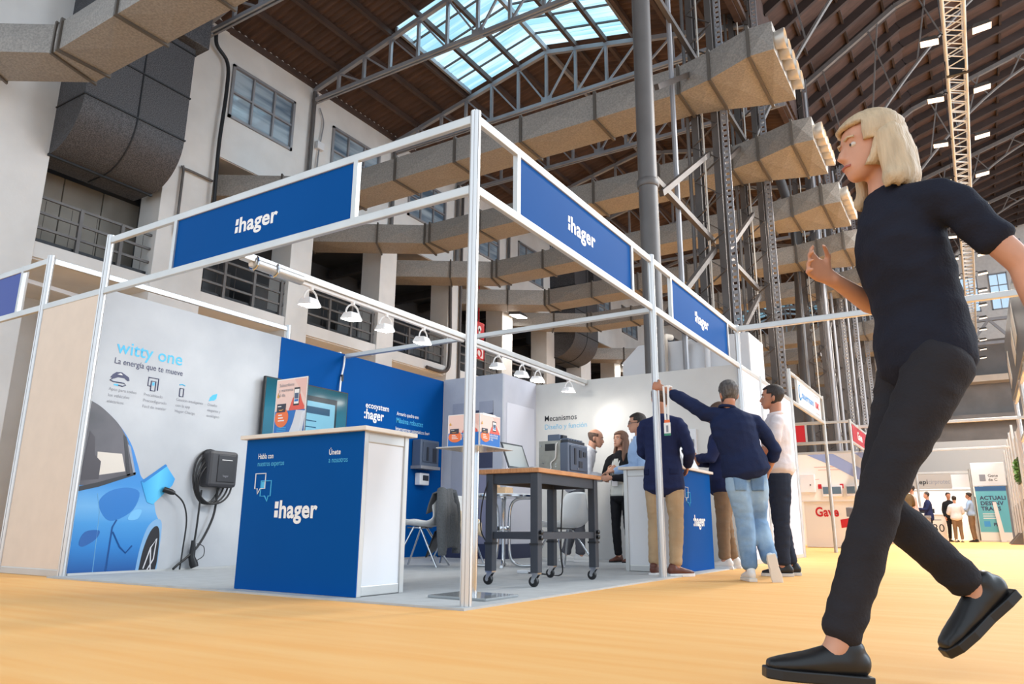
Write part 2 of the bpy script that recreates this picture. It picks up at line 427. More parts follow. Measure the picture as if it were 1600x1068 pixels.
def make_duct(label, yc, group):
    t = T('air_duct', label, 'duct', (0, yc, 8.0), group, local=True)
    st = [((.45, 0, 0), (0, .86), .52), ((.05, 0, .02), (0, .84), .52), ((-.7, 0, .0), (0, .56), .54), ((-1.3, 0, 0), (0, .42), .54)]
    st += [((-1.3-1.66*i, 0, 0), (0, .42), .54) for i in range(1, 6)]
    st += [((-9.9, -.0, 0), (-.12, .42), .54), ((-11.1, -.78, 0), (-.23, .36), .54), ((-12.7, -1.83, 0), (-.23, .36), .54)]
    duct_mesh(st).build('duct_body', DUCT, t)
    for s in st[1:]: flange(s, t, (1, 0, 0))
    for i in range(5):
        y = -.68+i*.34
        MB().lathe([(.14, 0), (.155, .06), (.17, .16), (.165, .17), (.13, .1), (.05, .08), (.02, .14), (.01, .14)], (.45, y, .26), 16, 'x').build('nozzle', mat('nozzle_metal', (205, 200, 192), .35, .5), t, .7)
    return t
ks = [0, 1, 2, 3, 4, 6, 7, 8, 9]
d0 = make_duct('rectangular sheet metal air duct with round nozzles, first beyond the corner post', 8.6, 'air ducts across the side aisle')
for i, k in enumerate(ks[1:]):
    copy_tree(d0, (0, 8.6+3.4*k, 8.0), 'rectangular sheet metal air duct with round nozzles, %s beyond the corner post' % ORD[i+1])
copy_tree(d0, (0, 2.1, 8.0), 'rectangular sheet metal air duct crossing the top left corner')
# insulated elbow ducts
SPECK = mat('speckled_insulation', (88, 88, 92), .6, rgb2=(52, 52, 56), scale=55, detail=2, lo=.42, hi=.6)
def elbow_duct(label, y0, y1):
    t = T('insulated_duct', label, 'duct', (-11.5, (y0+y1)/2, 7.3), 'insulated elbow ducts')
    poly = [(-11.0, 11.4), (-11.0, 8.3)]+[(-12+math.cos(a), 8.3+math.sin(a)) for a in [-PI/2*i/10 for i in range(1, 11)]]+[(-12.6, 7.3), (-12.6, 11.4)]
    MB().prism(poly, lambda u, v, d: (u, d, v), y0, y1).build('duct_body', SPECK, t, .6)
    for zz in (10.35, 9.3, 8.3):
        MB().box((-12.2, y0-.02, zz-.014), (-10.975, y1+.02, zz+.014)).build('flange', DARK, t)
    ym = (y0+y1)/2
    sp = [(-10.99, ym, 11.4), (-10.99, ym, 8.3)]+[(-12+1.01*math.cos(a), ym, 8.3+1.01*math.sin(a)) for a in [-PI/2*i/10 for i in range(1, 11)]]+[(-12.5, ym, 7.29)]
    MB().tube(sp, .014, 6).build('seam', DARK, t)
    MB().box((-12.0, y0-.02, 7.26), (-11.94, y1+.02, 7.31)).build('flange', DARK, t)
    MB().box((-12.4, ym+.25, 10.5), (-10.75, y1+.16, 12.0)).build('upper_box', SPECK, t, bevel=.02)
    return t
elbow_duct('large dark speckled duct curving into the wall at the left', 2.85, 4.95)
elbow_duct('dark speckled curved duct far along the wall above the white closet', YC(5)+.3, YC(5)+2.5)

# ---- nave columns
LAT = mat('column_paint', (92, 86, 83), .5, .25, var=.15, scale=2)
col = T('lattice_column', 'riveted lattice steel column with a perforated strip, nearest of the row', 'column', (-1.1, YC(1), 0), 'lattice columns', local=True)
H = 14.4
for dx in (-.24, .14):
    mb = MB().box((dx-.02, -.11, 0), (dx+.02, .11, H)); mb.box((dx-.06, -.12, 0), (dx+.06, -.10, H)); mb.box((dx-.06, .1, 0), (dx+.06, .12, H))
    mb.build('channel', LAT, col)
mb = MB(); z = .2; s = 1
while z < H-.4:
    mb.beam((-.24*s-.05, -.13, z), (.24*s-.05, -.13, z+.36), .012, .05, (0, 1, 0)); z += .36; s = -s
mb.build('lacing', LAT, col)
strip = MB()
for dx in (.28, .38): strip.box((dx-.016, -.15, 0), (dx+.016, -.13, H))
for i in range(int(H/.11)): strip.box((.28, -.15, i*.11), (.38, -.13, i*.11+.06))
strip.build('perforated_strip', STEELL, col)
MB().tube([(-.36, -.15, 0), (-.36, -.15, H)], .035, 8).build('downpipe', STEELG, col)
MB().tube([(-.06, -.2, 0), (-.06, -.2, H)], .016, 6).build('cable', mat('pale_cable', (200, 196, 188), .5), col)
for i, k in enumerate([2, 4, 5, 6, 7, 8, 9, 10, 11, 12]):
    copy_tree(col, (-1.1, YC(k), 0), 'riveted lattice steel column with a perforated strip, %s of the row' % ORD[i+1])
pc = T('round_column', 'round grey painted steel column rising behind the blue fascia', 'column', (-1.02, 5.62, 0))
pc.location = (-1.2, 6.17, 0)
MB().tube([(-1.2, 6.17, 0), (-1.2, 6.17, 13.6)], .14, 20).build('shaft', STEELG, pc, .7)
for z in (5.3, 9.0): MB().lathe([(.15, z), (.165, z+.02), (.165, z+.1), (.15, z+.12)], (-1.2, 6.17, 0), 20).build('collar', STEELG, pc, .7)
MB().box((-1.4, 6.01, 0), (-1.0, 6.37, .04)).build('base_plate', STEELG, pc)
# bracing between the columns
br = T('cross_bracing', 'steel bracing between the nave columns, nearest bay', 'bracing', (-1.1, YC(0)+.5, 3.4), 'column bracing', local=True)
for za in (0, 1.9, 3.7, 6.2):
    MB().beam((0, .1, za), (0, 2.8, za+1.9), .07, .09).build('diagonal', LAT, br)
for za in (0, 2.1, 5.6): MB().beam((-.05, 0, za), (-.05, 2.9, za), .08, .1).build('strut', LAT, br)
for i, k in enumerate((1, 4, 6, 8)):
    copy_tree(br, (-1.1, YC(k)+.3, 3.4), 'steel bracing between the nave columns, %s bay' % ORD[i+1])
for i, k in enumerate((3, 5, 7, 9)):
    y = YC(k)+3.95; t = T('bent_column', 'thick round pipe column leaning back near its top, %s along the nave' % ORD[i], 'column', (-1.55, y, 0), 'bent pipe columns')
    MB().tube(smoothpath([(-1.65, y, 0), (-1.65, y, 5.4), (-1.55, y, 8.4), (-1.58, y, 10.0), (-1.75, y, 10.9), (-2.0, y, 12.0), (-2.3, y, 13.0)], 4), .15, 16).build('shaft', STEELG, t, .7)
    MB().box((-1.85, y-.2, 0), (-1.45, y+.2, .04)).build('base_plate', STEELG, t)
for i, (yy, xx) in enumerate(((7.5, -1.2), (19.1, -.75), (20.6, -1.0), (21.9, -.95), (25.2, -.9), (28.4, -.95))):
    pipe('standpipe', [(xx, yy, 0), (xx, yy, 13.8)], .045, STEELL, 'slim vertical standpipe among the nave columns, %s from the front' % ORD[i])

# ---- nave roof
NR = [(-1.1, 14.2), (2.0, 16.2), (6.0, 17.5), (12.0, 18.3)]
def znave(x):
    for (a, za), (b, zb) in zip(NR[:-1], NR[1:]):
        if x <= b: return za+(zb-za)*(x-a)/(b-a)
    return NR[-1][1]
nr = S('ceiling_nave', 'dark brown boarded roof of the nave')
NROOF = mat('nave_boards', (76, 56, 49), .8, var=.3, scale=3, stretch=(.4, 2, 1))
NRAF = mat('nave_rafters', (58, 46, 43), .75, var=.2, scale=2)
for (a, za), (b, zb) in zip(NR[:-1], NR[1:]):
    MB().add([(a, -4, za+.3), (b, -4, zb+.3), (b, YEND, zb+.3), (a, YEND, za+.3), (a, -4, za+.36), (b, -4, zb+.36), (b, YEND, zb+.36), (a, YEND, za+.36)],
             [(0,3,2,1),(4,5,6,7),(0,1,5,4),(1,2,6,5),(2,3,7,6),(3,0,4,7)]).build('boarding', NROOF, nr)
y = 4.0
while y < YEND:
    mb = MB()
    for (a, za), (b, zb) in zip(NR[:-1], NR[1:]): mb.beam((a, y, za+.15), (b, y, zb+.15), .12, .3)
    mb.build('rafter', NRAF, nr); y += 1.13
for x in (-.5, .6, 1.7, 2.8, 3.9, 5.0, 6.2, 7.6, 9.2):
    MB().beam((x, -4, znave(x)+.24), (x, YEND, znave(x)+.24), .07, .12).build('purlin', NRAF, nr)
tag(MB().box((-1.2, -4.3, 12.2), (-1.05, YEND, 14.6)).build('wall_clerestory', NROOF), 'brown boarded strip wall between side aisle and nave roof', kind='structure')
ARCH = mat('arch_paint', (120, 116, 114), .5, .2, var=.1)
ar = T('roof_arch', 'lattice arch rib of the nave roof, nearest of the row', 'arch', (-1.1, YC(2), 9), 'nave arch ribs', local=True)
def archz(x): return 9+8.2*math.sin(min(1, (x+1.1)/9)*PI/2)**.9 if x > -1.1 else 9
pts = [(x+1.1, 0, archz(x)-9) for x in [-1.1+.45*i for i in range(27)]]
MB().tube(pts, .05, 6).build('lower_rib', ARCH, ar)
ptu = [(x+1.1, 0, znave(x)-9-.12) for x in (-1.1, 2, 6, 11)]
mb = MB()
for a, b in zip(ptu[:-1], ptu[1:]): mb.beam(a, b, .12, .14)
mb.build('upper_chord', ARCH, ar)
for i in range(2, 16):
    x = -1.1+.7*i; x2 = x+.5*(1 if i % 2 else -1)
    MB().beam((x+1.1, 0, archz(x)-9), (x2+1.1, 0, znave(x2)-9-.1), .04, .05, (0, 1, 0)).build('web', ARCH, ar)
for i, k in enumerate((4, 6, 8, 10)):
    copy_tree(ar, (-1.1, YC(k), 9), 'lattice arch rib of the nave roof, %s of the row' % ORD[i+1])

# ---- end wall
ew = S('wall_end', 'white gable wall at the far end of the hall')
EW = mat('end_wall_plaster', (214, 214, 214), .8, var=.06)
EWD = mat('end_wall_dark', (124, 120, 118), .8, var=.15, scale=1)
wins = [(.1, 1.0), (1.5, 2.45), (2.95, 3.85), (4.4, 5.35), (5.9, 6.8)]
zz0, zz1 = 12.9, 15.1
ye = YEND
def ewbox(x0, x1, z0, z1, m=EW): MB().box((x0, ye, z0), (x1, ye+.2, z1)).build('wall_piece', m, ew)
ewbox(-16, 16, 0, 3.9, EWD); ewbox(-16, 2.3, 3.9, 4.9, EWD); ewbox(3.6, 16, 3.9, 4.9, EWD); ewbox(-16, 16, 4.9, 11.2, EWD)
ewbox(-16, 16, 11.2, zz0); ewbox(-16, 16, zz1, 18.8)
e = -16
for a, b in wins: ewbox(e, a, zz0, zz1); e = b
ewbox(e, 16, zz0, zz1)
SKYGLASS = mat('sky_glass', (215, 232, 245), .15, trans=.9, spec=.5)
for i, (a, b, z0, z1) in enumerate([(a, b, zz0, zz1) for a, b in wins]+[(2.3, 3.6, 3.9, 4.9)]):
    wn = S('window_%d' % (20+i), 'daylit window in the far gable wall', (a, ye, z0))
    f = MB()
    for p, q in (((a, z0), (b, z0+.06)), ((a, z1-.06), (b, z1)), ((a, z0), (a+.06, z1)), ((b-.06, z0), (b, z1))):
        f.box((p[0], ye-.03, p[1]), (q[0], ye+.1, q[1]))
    f.build('frame', STEELL, wn)
    nc, nr_ = (2, 3) if i < 5 else (4, 2)
    for c in range(1, nc): MB().box((a+c*(b-a)/nc-.02, ye-.02, z0), (a+c*(b-a)/nc+.02, ye+.08, z1)).build('mullion', STEELL, wn)
    for r in range(1, nr_): MB().box((a, ye-.02, z0+r*(z1-z0)/nr_-.02), (b, ye+.08, z0+r*(z1-z0)/nr_+.02)).build('mullion', STEELL, wn)
    for c in range(nc):
        for r in range(nr_):
            MB().box((a+c*(b-a)/nc+.02, ye+.03, z0+r*(z1-z0)/nr_+.02), (a+(c+1)*(b-a)/nc-.02, ye+.04, z0+(r+1)*(z1-z0)/nr_-.02)).build('pane', SKYGLASS, wn)
g = T('lattice_girder', 'grey lattice girder below the windows of the far gable wall', 'girder', (5, 43, 10.2))
for zz in (10.2, 11.5): MB().beam((1.8, 43, zz), (10, 43, zz), .2, .16).build('chord', STEELL, g)
for i in range(8):
    MB().beam((2+i, 43, 10.2 if i % 2 else 11.5), (3+i, 43, 11.5 if i % 2 else 10.2), .14, .12, (0, 1, 0)).build('web', STEELL, g)
for z_, c_ in ((6.4, EWD), (8.6, PLASTERB)):
    tag(MB().box((-1, 45.6, z_), (12, 46.6, z_+.35)).build('trim_%d' % (1 if z_ < 7 else 2), c_), 'projecting ledge along the far gable wall', kind='structure')

# ---- lighting truss with floodlights
lt = T('lighting_truss', 'long aluminium lighting truss hanging over the aisle', 'truss', (3.1, 27, 9.8))
TR2 = mat('truss_aluminium', (226, 224, 220), .4, .35)
for dx in (-.17, .17):
    for dz in (0, .34): MB().tube([(3.1+dx, 8.5, 9.8+dz), (3.1+dx, 46, 9.8+dz)], .028, 8).build('chord', TR2, lt, .7)
for side in range(4):
    mb = MB(); y = 8.6; s = 0
    while y < 45.8:
        c = [(-.17, 0), (.17, 0), (.17, .34), (-.17, .34)]; a, b = c[side], c[(side+1) % 4]
        if s: a, b = b, a
        mb.tube([(3.1+a[0], y, 9.8+a[1]), (3.1+b[0], y+.24, 9.8+b[1])], .013, 5); y += .24; s = 1-s
    mb.build('lacing', TR2, lt)
for y in range(11, 46, 7): MB().tube([(3.1, y, 10.1), (3.1, y, 16.6)], .012, 5).build('suspension_wire', DARK, lt)
for y in (13.2, 24.0): MB().box((2.9, y, 9.76), (3.3, y+.08, 10.18)).build('strap', BLACK, lt)
LENS = mat('flood_lens', (255, 236, 214), .5, emit=1.1)
fl = None
for i in range(15):
    for sx in (-1, 1):
        y = 11.7+2.35*i
        lab = 'rectangular floodlight on the %s side of the lighting truss, %s from the front' % ('left' if sx < 0 else 'right', ORD[i])
        if fl is None:
            fl = T('floodlight', lab, 'floodlight', (3.1+sx*.44, y, 9.72), 'floodlights on the lighting truss', local=True)
            MB().add([(-.17, -.12, .03), (.17, -.12, .0), (.17, .12, .0), (-.17, .12, .03), (-.12, -.08, .12), (.12, -.08, .11), (.12, .08, .11), (-.12, .08, .12)],
                     [(0,3,2,1),(4,5,6,7),(0,1,5,4),(1,2,6,5),(2,3,7,6),(3,0,4,7)]).build('housing', mat('flood_housing', (90, 86, 82), .5, .3), fl, bevel=.008)
            MB().add([(-.155, -.105, .024), (.155, -.105, -.004), (.155, .105, -.004), (-.155, .105, .024), (-.155, -.105, .03), (.155, -.105, .003), (.155, .105, .003), (-.155, .105, .03)],
                     [(0,3,2,1),(4,5,6,7),(0,1,5,4),(1,2,6,5),(2,3,7,6),(3,0,4,7)]).build('lens', LENS, fl)
            MB().tube([(.12, 0, .1), (.2, 0, .15), (.275, 0, .09)], .015, 6).build('arm', DARK, fl)
        else:
            copy_tree(fl, (3.1+sx*.44, y, 9.72), lab, rz=0 if sx < 0 else PI)
for i in range(6): lamp('flood_beam', 'AREA', (3.1, 11+5*i, 9.6), (3.1, 11+5*i, 0), 340, (1, .93, .84), .6, 3.0)
# small wall floodlights
for i, (x, y, z) in enumerate(((-11.6, 19.5, 8.15), (-11.6, 30, 8.2), (-6.0, 27.0, 8.9))):
    t = T('wall_floodlight', ['bright floodlight on the pilaster above the closet', 'bright floodlight far along the wall above the back panel', 'bright floodlight hanging deep in the side aisle'][i], 'floodlight', (x, y, z))
    MB().add([(x-.2, y-.3, z), (x+.3, y-.3, z-.06), (x+.3, y+.3, z-.06), (x-.2, y+.3, z), (x-.2, y-.25, z+.18), (x+.2, y-.25, z+.1), (x+.2, y+.25, z+.1), (x-.2, y+.25, z+.18)],
             [(0,3,2,1),(4,5,6,7),(0,1,5,4),(1,2,6,5),(2,3,7,6),(3,0,4,7)]).build('housing', STEELG, t)
    MB().add([(x-.17, y-.27, z-.01), (x+.27, y-.27, z-.07), (x+.27, y+.27, z-.07), (x-.17, y+.27, z-.01)], [(0, 3, 2, 1)]).build('lens', GLOW, t, solid=.01)
    MB().beam((x-.1, y, z+.1), (x-.5, y, z+.35), .05, .05).build('arm', STEELD, t)
    lamp('flood_lamp', 'SPOT', (x+.1, y, z-.12), (x+.6, y, 0), 120, (1, .95, .88), .2, angle=2.2)
# fire hose signs on the gallery
for i, (z0, z1) in enumerate(((6.85, 7.45), (6.1, 6.55))):
    t = T('fire_sign', ['tall red fire equipment sign hanging in the gallery opening', 'white and red fire hose sign below the tall red one'][i], 'sign', (-11.9, 17.4, z0))
    MB().box((-11.95, 17.1, z0), (-11.9, 17.75, z1)).build('plate', RED if i == 0 else mat('sign_white', (235, 225, 222), .5), t, bevel=.01)
    if i == 0: MB().lathe([(.1, -.01), (.1, .01)], (-11.89, 17.42, 7.2), 16, 'x').build('symbol', INK, t); MB().box((-11.9, 17.37, 6.95), (-11.88, 17.46, 7.2)).build('symbol', INK, t)
    else:
        MB().tube([(-11.89, 17.42+.14*math.cos(a), 6.32+.14*math.sin(a)) for a in [2*PI*j/16 for j in range(16)]], .035, 6, True).build('symbol', RED, t)
        for a, b in (((17.1, z0), (17.75, z0+.05)), ((17.1, z1-.05), (17.75, z1)), ((17.7, z0), (17.75, z1))): MB().box((-11.9, a[0], a[1]), (-11.885, b[0], b[1])).build('border', RED, t)
    MB().beam((-11.93, 17.42, z1), (-11.93, 17.42, z1+.3 if i else 8.9), .03, .03).build('hanger', RED, t)
# white service housing behind the stand
t = T('service_housing', 'white chamfered housing with pipes rising behind the back panel', 'housing', (-1.4, 8.7, 0))
MB().prism([(-2.5, 0), (-2.5, 3.15), (-2.2, 3.42), (-.35, 3.42), (-.35, 0)], lambda u, v, d: (u, d, v), 8.05, 8.95).build('shell', WHITE, t, bevel=.02)
for x in (-1.7, -1.35, -1.0):
    MB().tube(smoothpath([(x, 7.97, 2.4), (x, 7.97, 3.3), (x-.02, 8.05, 3.5), (x, 8.3, 3.55)], 4), .05, 10).build('pipe', PLASTERB if x < -1.5 else WHITE, t, .7)
# ================================================================== the blue corner stand
L, B, HT, HB = -4.02, 5.97, 2.95, 2.44
def post_mesh(mb, x, y, z0, z1, r=.033):
    poly = []
    for i in range(8):
        a = PI/4*i+PI/8
        for da, rr in ((-.30, 1), (-.09, 1), (-.07, .78), (.07, .78), (.09, 1), (.30, 1)):
            poly.append((x+r*rr*math.cos(a+da), y+r*rr*math.sin(a+da)))
    return mb.prism(poly, lambda u, v, d: (u, v, d), z0, z1)
def railx(parent, x0, x1, y, z, h=.06, d=.035, m=ALU, name='rail'): return MB().box((x0, y-d/2, z-h/2), (x1, y+d/2, z+h/2)).build(name, m, parent, bevel=.006)
def raily(parent, y0, y1, x, z, h=.06, d=.035, m=ALU, name='rail'): return MB().box((x-d/2, y0, z-h/2), (x+d/2, y1, z+h/2)).build(name, m, parent, bevel=.006)
fr = T('stand_frame', 'aluminium post and rail frame of the blue corner stand', 'frame', (0, 0, 0))
for (x, y, z1) in ((0, 0, HT+.02), (0, 2.96, HT+.02), (0, B, HT+.02), (L, 0, HT+.02)):
    post_mesh(MB(), x, y, .0, z1).build('post', ALU2, fr, .5)
for z in (HT-.03, HB): railx(fr, L+.03, -.03, 0, z)
for z in (HT-.03, HB):
    raily(fr, .03, 2.93, 0, z); raily(fr, 2.99, B-.03, 0, z)
for x in (-1.0, -3.03): MB().box((x-.02, -.018, HB), (x+.02, .018, HT-.03)).build('mullion', ALU, fr)
for y in (.5, 2.47, 3.48, 5.49): MB().box((-.018, y-.02, HB), (.018, y+.02, HT-.03)).build('mullion', ALU, fr)
railx(fr, L+.03, -.03, 3.02, HB, .05, .05)
cr = raily(fr, .02, 2.99, -2.18, HB-.005, .06, .07); raily(fr, 3.05, B, -2.18, HB-.005, .06, .07)
raily(fr, .1, 2.95, -2.18, HB-.05, .03, .035, INK, 'light_track'); raily(fr, 3.1, B-.05, -2.18, HB-.05, .03, .035, INK, 'light_track')
MB().lathe([(.045, 0), (.045, .5)], (-2.18, .12, HB-.03), 12, 'y').build('rail_coupling', ALU, fr, .7)
for y in (.14, .34): MB().tube([(-2.18+.055*math.cos(a), y, HB-.03+.055*math.sin(a)) for a in [2*PI*i/12 for i in range(12)]], .008, 5, True).build('clamp', CHROME, fr)
# fascia signs
def fascia(label, org, xd, wdt, logo_at, logo_w):
    t = T('fascia_sign', label, 'sign', org, 'blue fascia signs')
    o, x = V(org), V(xd); nrm = x.cross(V((0,0,1)))
    c = o+x*(wdt/2)
    mb = MB(); a = o-nrm*-.0
    for s0, s1, nm in ((.004, .012, None),):
        p = [o, o+x*wdt, o+x*wdt+V((0,0,.42)), o+V((0,0,.42))]
        mb.add([q+nrm*s0 for q in p]+[q-nrm*s1 for q in p], [(0,1,2,3),(7,6,5,4),(0,4,5,1),(1,5,6,2),(2,6,7,3),(3,7,4,0)])
    mb.build('panel', BLUE, t)
    lo = o+x*logo_at+V((0,0,.15))+nrm*.004
    text('hager', 'lettering', INK, t, lo+x*(logo_w*.1), x, (0,0,1), .175, fit=logo_w*.9, bold=.028, label='white logo lettering')
    for dz in (.0, .065): MB().add([lo+x*a_+V((0,0,b_+dz)) + nrm*d for d in (.0, .002) for a_, b_ in ((0, 0), (logo_w*.065, 0), (logo_w*.075, .05), (logo_w*.01, .05))], [(0,1,2,3),(4,7,6,5),(0,4,5,1),(1,5,6,2),(2,6,7,3),(3,7,4,0)]).build('logo_dot', INK, t)
    return t
fascia('blue fascia sign with white lettering on the front, left of the corner post', (-3.01, 0, 2.47), (1, 0, 0), 1.99, .75, .48)
fascia('blue fascia sign with white lettering on the aisle side, next to the corner post', (0, .52, 2.47), (0, 1, 0), 1.93, .72, .48)
fascia('blue fascia sign with white lettering on the aisle side, beyond the second post', (0, 3.5, 2.47), (0, 1, 0), 1.97, .74, .48)
# walls of the stand
w1 = S('wall_stand_left', 'printed left wall of the corner stand, concrete look and blue', (L, 2.5, 0))
MB().box((L-.04, .03, .0), (L, 2.03, 2.47)).build('panel', CONCRETE, w1)
MB().box((L-.04, 2.03, .0), (L+.004, 5.05, 2.47)).build('panel', BLUE, w1)
MB().box((L+.004, .04, .012), (L+.012, 5.0, .03)).build('skirting', ALU, w1)
wb = S('wall_stand_back', 'pale concrete print back wall of the corner stand', (-1.5, B, 0))
for i in range(3): MB().box((-3.0+i*.99, B, .0), (-3.0+(i+1)*.99, B+.03, 2.47)).build('panel', mat('pale_concrete_print', (222, 220, 214), .6, rgb2=(206, 204, 200), scale=1.4, detail=8, lo=.3, hi=.7), wb)
wc = S('wall_closet', 'grey printed walls of the corner closet', (-3.5, 5.05, 0))
GREYC = mat('grey_cabinet_print', (170, 173, 186), .45, var=.03); GREYC2 = mat('dark_grey_print', (122, 124, 140), .45); NAVYP = mat('plinth_print', (52, 58, 86), .5)
MB().box((L+.01, 5.05, 0), (-3.0, 5.09, 2.49)).build('panel', CONCRETE2, wc)
MB().box((-3.04, 5.09, 0), (-3.0, B-.002, 2.49)).build('panel', mat('lilac_concrete_print', (206, 206, 216), .6, rgb2=(194, 195, 206), scale=2, detail=7), wc)
MB().box((-3.84, 5.044, .2), (-3.55, 5.05, 2.12)).build('cabinet_door', GREYC, wc)
MB().box((-3.53, 5.044, .2), (-3.46, 5.05, 2.12)).build('cabinet_door', GREYC2, wc)
MB().box((-3.44, 5.044, 1.2), (-3.15, 5.05, 2.0)).build('cabinet_door', mat('cabinet_inside_print', (66, 70, 92), .5), wc)
MB().box((-3.38, 5.04, 1.95), (-3.15, 5.046, 2.12)).build('cabinet_door', GREYC, wc)
MB().box((-3.44, 5.044, .2), (-3.12, 5.05, 1.18)).build('cabinet_door', mat('lilac_grey_print', (140, 140, 162), .5), wc)
for z in (1.05, 1.75): MB().box((-3.56, 5.036, z), (-3.535, 5.045, z+.2)).build('cabinet_handle', BLACK, wc)
MB().box((L+.01, 5.03, .012), (-2.99, 5.05, .2)).build('plinth', NAVYP, wc); MB().box((-3.0, 5.04, .012), (-2.985, B-.01, .2)).build('plinth', NAVYP, wc)
MB().box((-3.0, 5.16, .2), (-2.994, B-.06, 2.1)).build('door_leaf', mat('lilac_white_print', (224, 224, 234), .5), wc, bevel=.002)
X, Z, MY = (0, 1, 0), (0, 0, 1), (1, 0, 0)
XW = L+.001
text('witty one', 'lettering', CYAN, w1, (XW, .19, 1.92), X, Z, .17, fit=.66, bold=.008)
text('La energía que te mueve', 'lettering', NAVYINK, w1, (XW, .19, 1.82), X, Z, .078, fit=.68, bold=.004)
for (y, ls) in ((.17, ('Apto para todos', 'los vehículos', 'eléctricos')), (.50, ('Precableado', 'Preconfigurado', 'Fácil de instalar')), (.83, ('Gestión inteligente', 'con la app', 'Hager Charge')), (1.18, ('Diseño', 'elegante y', 'ecológico'))):
    for i, s in enumerate(ls): text(s, 'lettering', GREYINK, w1, (XW, y, 1.575-i*.055), X, Z, .039)
def onwall(pts, d0, d1, name, m, parent, smooth=0): return MB().prism(pts, lambda u, v, d: (L+d, u, v), d0, d1).build(name, m, parent, smooth)
def strokey(pts, name, m, parent, r=.005, x=L+.002): return MB().tube([(x, u, v) for u, v in pts], r, 5).build(name, m, parent)
# pictograms
onwall([(.17, 1.69), (.19, 1.72), (.22, 1.745), (.27, 1.75), (.31, 1.73), (.34, 1.715), (.35, 1.685), (.33, 1.68), (.30, 1.70), (.24, 1.70), (.20, 1.68)], 0, .002, 'pictogram', NAVYINK, w1)
onwall([(.23, 1.725), (.26, 1.74), (.28, 1.725)], .002, .003, 'pictogram', INK, w1)
strokey(smoothpath([(.19, 1.68, 0), (.17, 1.665, 0), (.2, 1.655, 0), (.3, 1.655, 0), (.32, 1.64, 0), (.29, 1.625, 0), (.25, 1.63, 0)], 4) and [(.19, 1.68), (.17, 1.665), (.2, 1.655), (.3, 1.655), (.32, 1.64), (.29, 1.625), (.25, 1.63)], 'pictogram', NAVYINK, w1)
onwall([(.21, 1.635), (.25, 1.64), (.25, 1.62), (.21, 1.625)], 0, .002, 'pictogram', CYAN, w1)
strokey([(.56, 1.67), (.53, 1.67), (.53, 1.75), (.63, 1.75), (.63, 1.64)], 'pictogram', NAVYINK, w1)
strokey([(.56, 1.63), (.56, 1.72), (.605, 1.72), (.605, 1.63), (.56, 1.63)], 'pictogram', NAVYINK, w1)
onwall([(.572, 1.68), (.594, 1.68), (.594, 1.71), (.572, 1.71)], 0, .002, 'pictogram', CYAN, w1)
strokey([(.86, 1.62), (.86, 1.70), (.90, 1.70), (.90, 1.62), (.86, 1.62)], 'pictogram', NAVYINK, w1)
strokey([(.85, 1.73), (.88, 1.74), (.91, 1.73)], 'pictogram', CYAN, w1)
onwall([(1.19, 1.62), (1.2, 1.66), (1.23, 1.69), (1.28, 1.71), (1.275, 1.66), (1.25, 1.635), (1.22, 1.63)], 0, .002, 'pictogram', CYAN, w1)
# printed car
CARB = gradmat('car_blue_print', [(0, (10, 78, 150)), (.25, (38, 128, 200)), (.45, (66, 150, 215)), (.6, (110, 175, 225)), (.8, (55, 140, 210)), (1, (50, 130, 205))], 2, 0, .95)
CARW = mat('car_window_print', (92, 88, 94), .4, rgb2=(60, 58, 64), scale=2); CARP = mat('car_pillar_print', (40, 40, 46), .4); CREAM = mat('car_cabin_print', (214, 205, 194), .5)
body = [(.03, .03)]+smooth2([(.03, 1.46), (.14, 1.41), (.30, 1.29), (.44, 1.13), (.53, .95), (.58, .84), (.66, .79), (.715, .72), (.735, .62), (.765, .52), (.81, .44), (.84, .3), (.83, .03)])
onwall(body, 0, .002, 'car_print', CARB, w1)
onwall([(.03, .74)]+smooth2([(.03, 1.46), (.14, 1.41), (.30, 1.29), (.40, 1.16), (.46, 1.02), (.52, .86)])+[(.35, .80), (.18, .75)], .002, .003, 'car_print', CARW, w1)
onwall([(.17, .83), (.15, 1.03), (.37, 1.03), (.42, .88)], .003, .004, 'car_print', CREAM, w1)
onwall([(.03, .78), (.06, 1.2), (.11, 1.15), (.13, 1.0), (.19, .95), (.19, .8)], .004, .005, 'car_print', mat('seat_print', (70, 66, 72), .5), w1)
onwall([(.36, 1.2), (.39, 1.18), (.47, .85), (.44, .84)], .004, .005, 'car_print', CARP, w1)
onwall([(.41, 1.12), (.44, 1.10), (.52, .86), (.50, .855)], .004, .005, 'car_print', mat('car_rim_print', (150, 156, 170), .5), w1)
onwall([(.03, .73), (.18, .77), (.52, .88), (.52, .855), (.2, .735), (.03, .69)], .004, .005, 'car_print', CARP, w1)
onwall(smooth2([(.22, .60), (.30, .70), (.46, .74), (.58, .70), (.54, .55), (.4, .46), (.3, .47)], 4, True), .002, .003, 'car_print', mat('car_reflection_print', (36, 118, 194), .4), w1)
onwall(smooth2([(.5, .47), (.54, .54), (.62, .55), (.6, .48), (.55, .46)], 4, True), .003, .004, 'car_print', mat('door_handle_print', (120, 190, 235), .3), w1)
onwall(smooth2([(.1, .27), (.14, .36), (.26, .37), (.24, .30), (.14, .24)], 4, True), .003, .004, 'car_print', mat('door_handle_dark_print', (24, 92, 165), .3), w1)
strokey([(.36, .03), (.37, .40), (.40, .46)], 'car_print', mat('door_gap_print', (20, 84, 150), .4), w1, .008, L+.001)
strokey([(.38, .36), (.46, .23), (.52, .18), (.57, .24)], 'car_print', MATS['door_gap_print'], w1, .008, L+.001)
strokey([(.25, .03), (.24, .52), (.2, .68)], 'car_print', mat('door_seam_print', (110, 170, 215), .4), w1, .004, L+.001)
wh = smooth2([(.66, .03), (.68, .2), (.73, .36), (.79, .41), (.825, .33), (.83, .12), (.82, .03)])
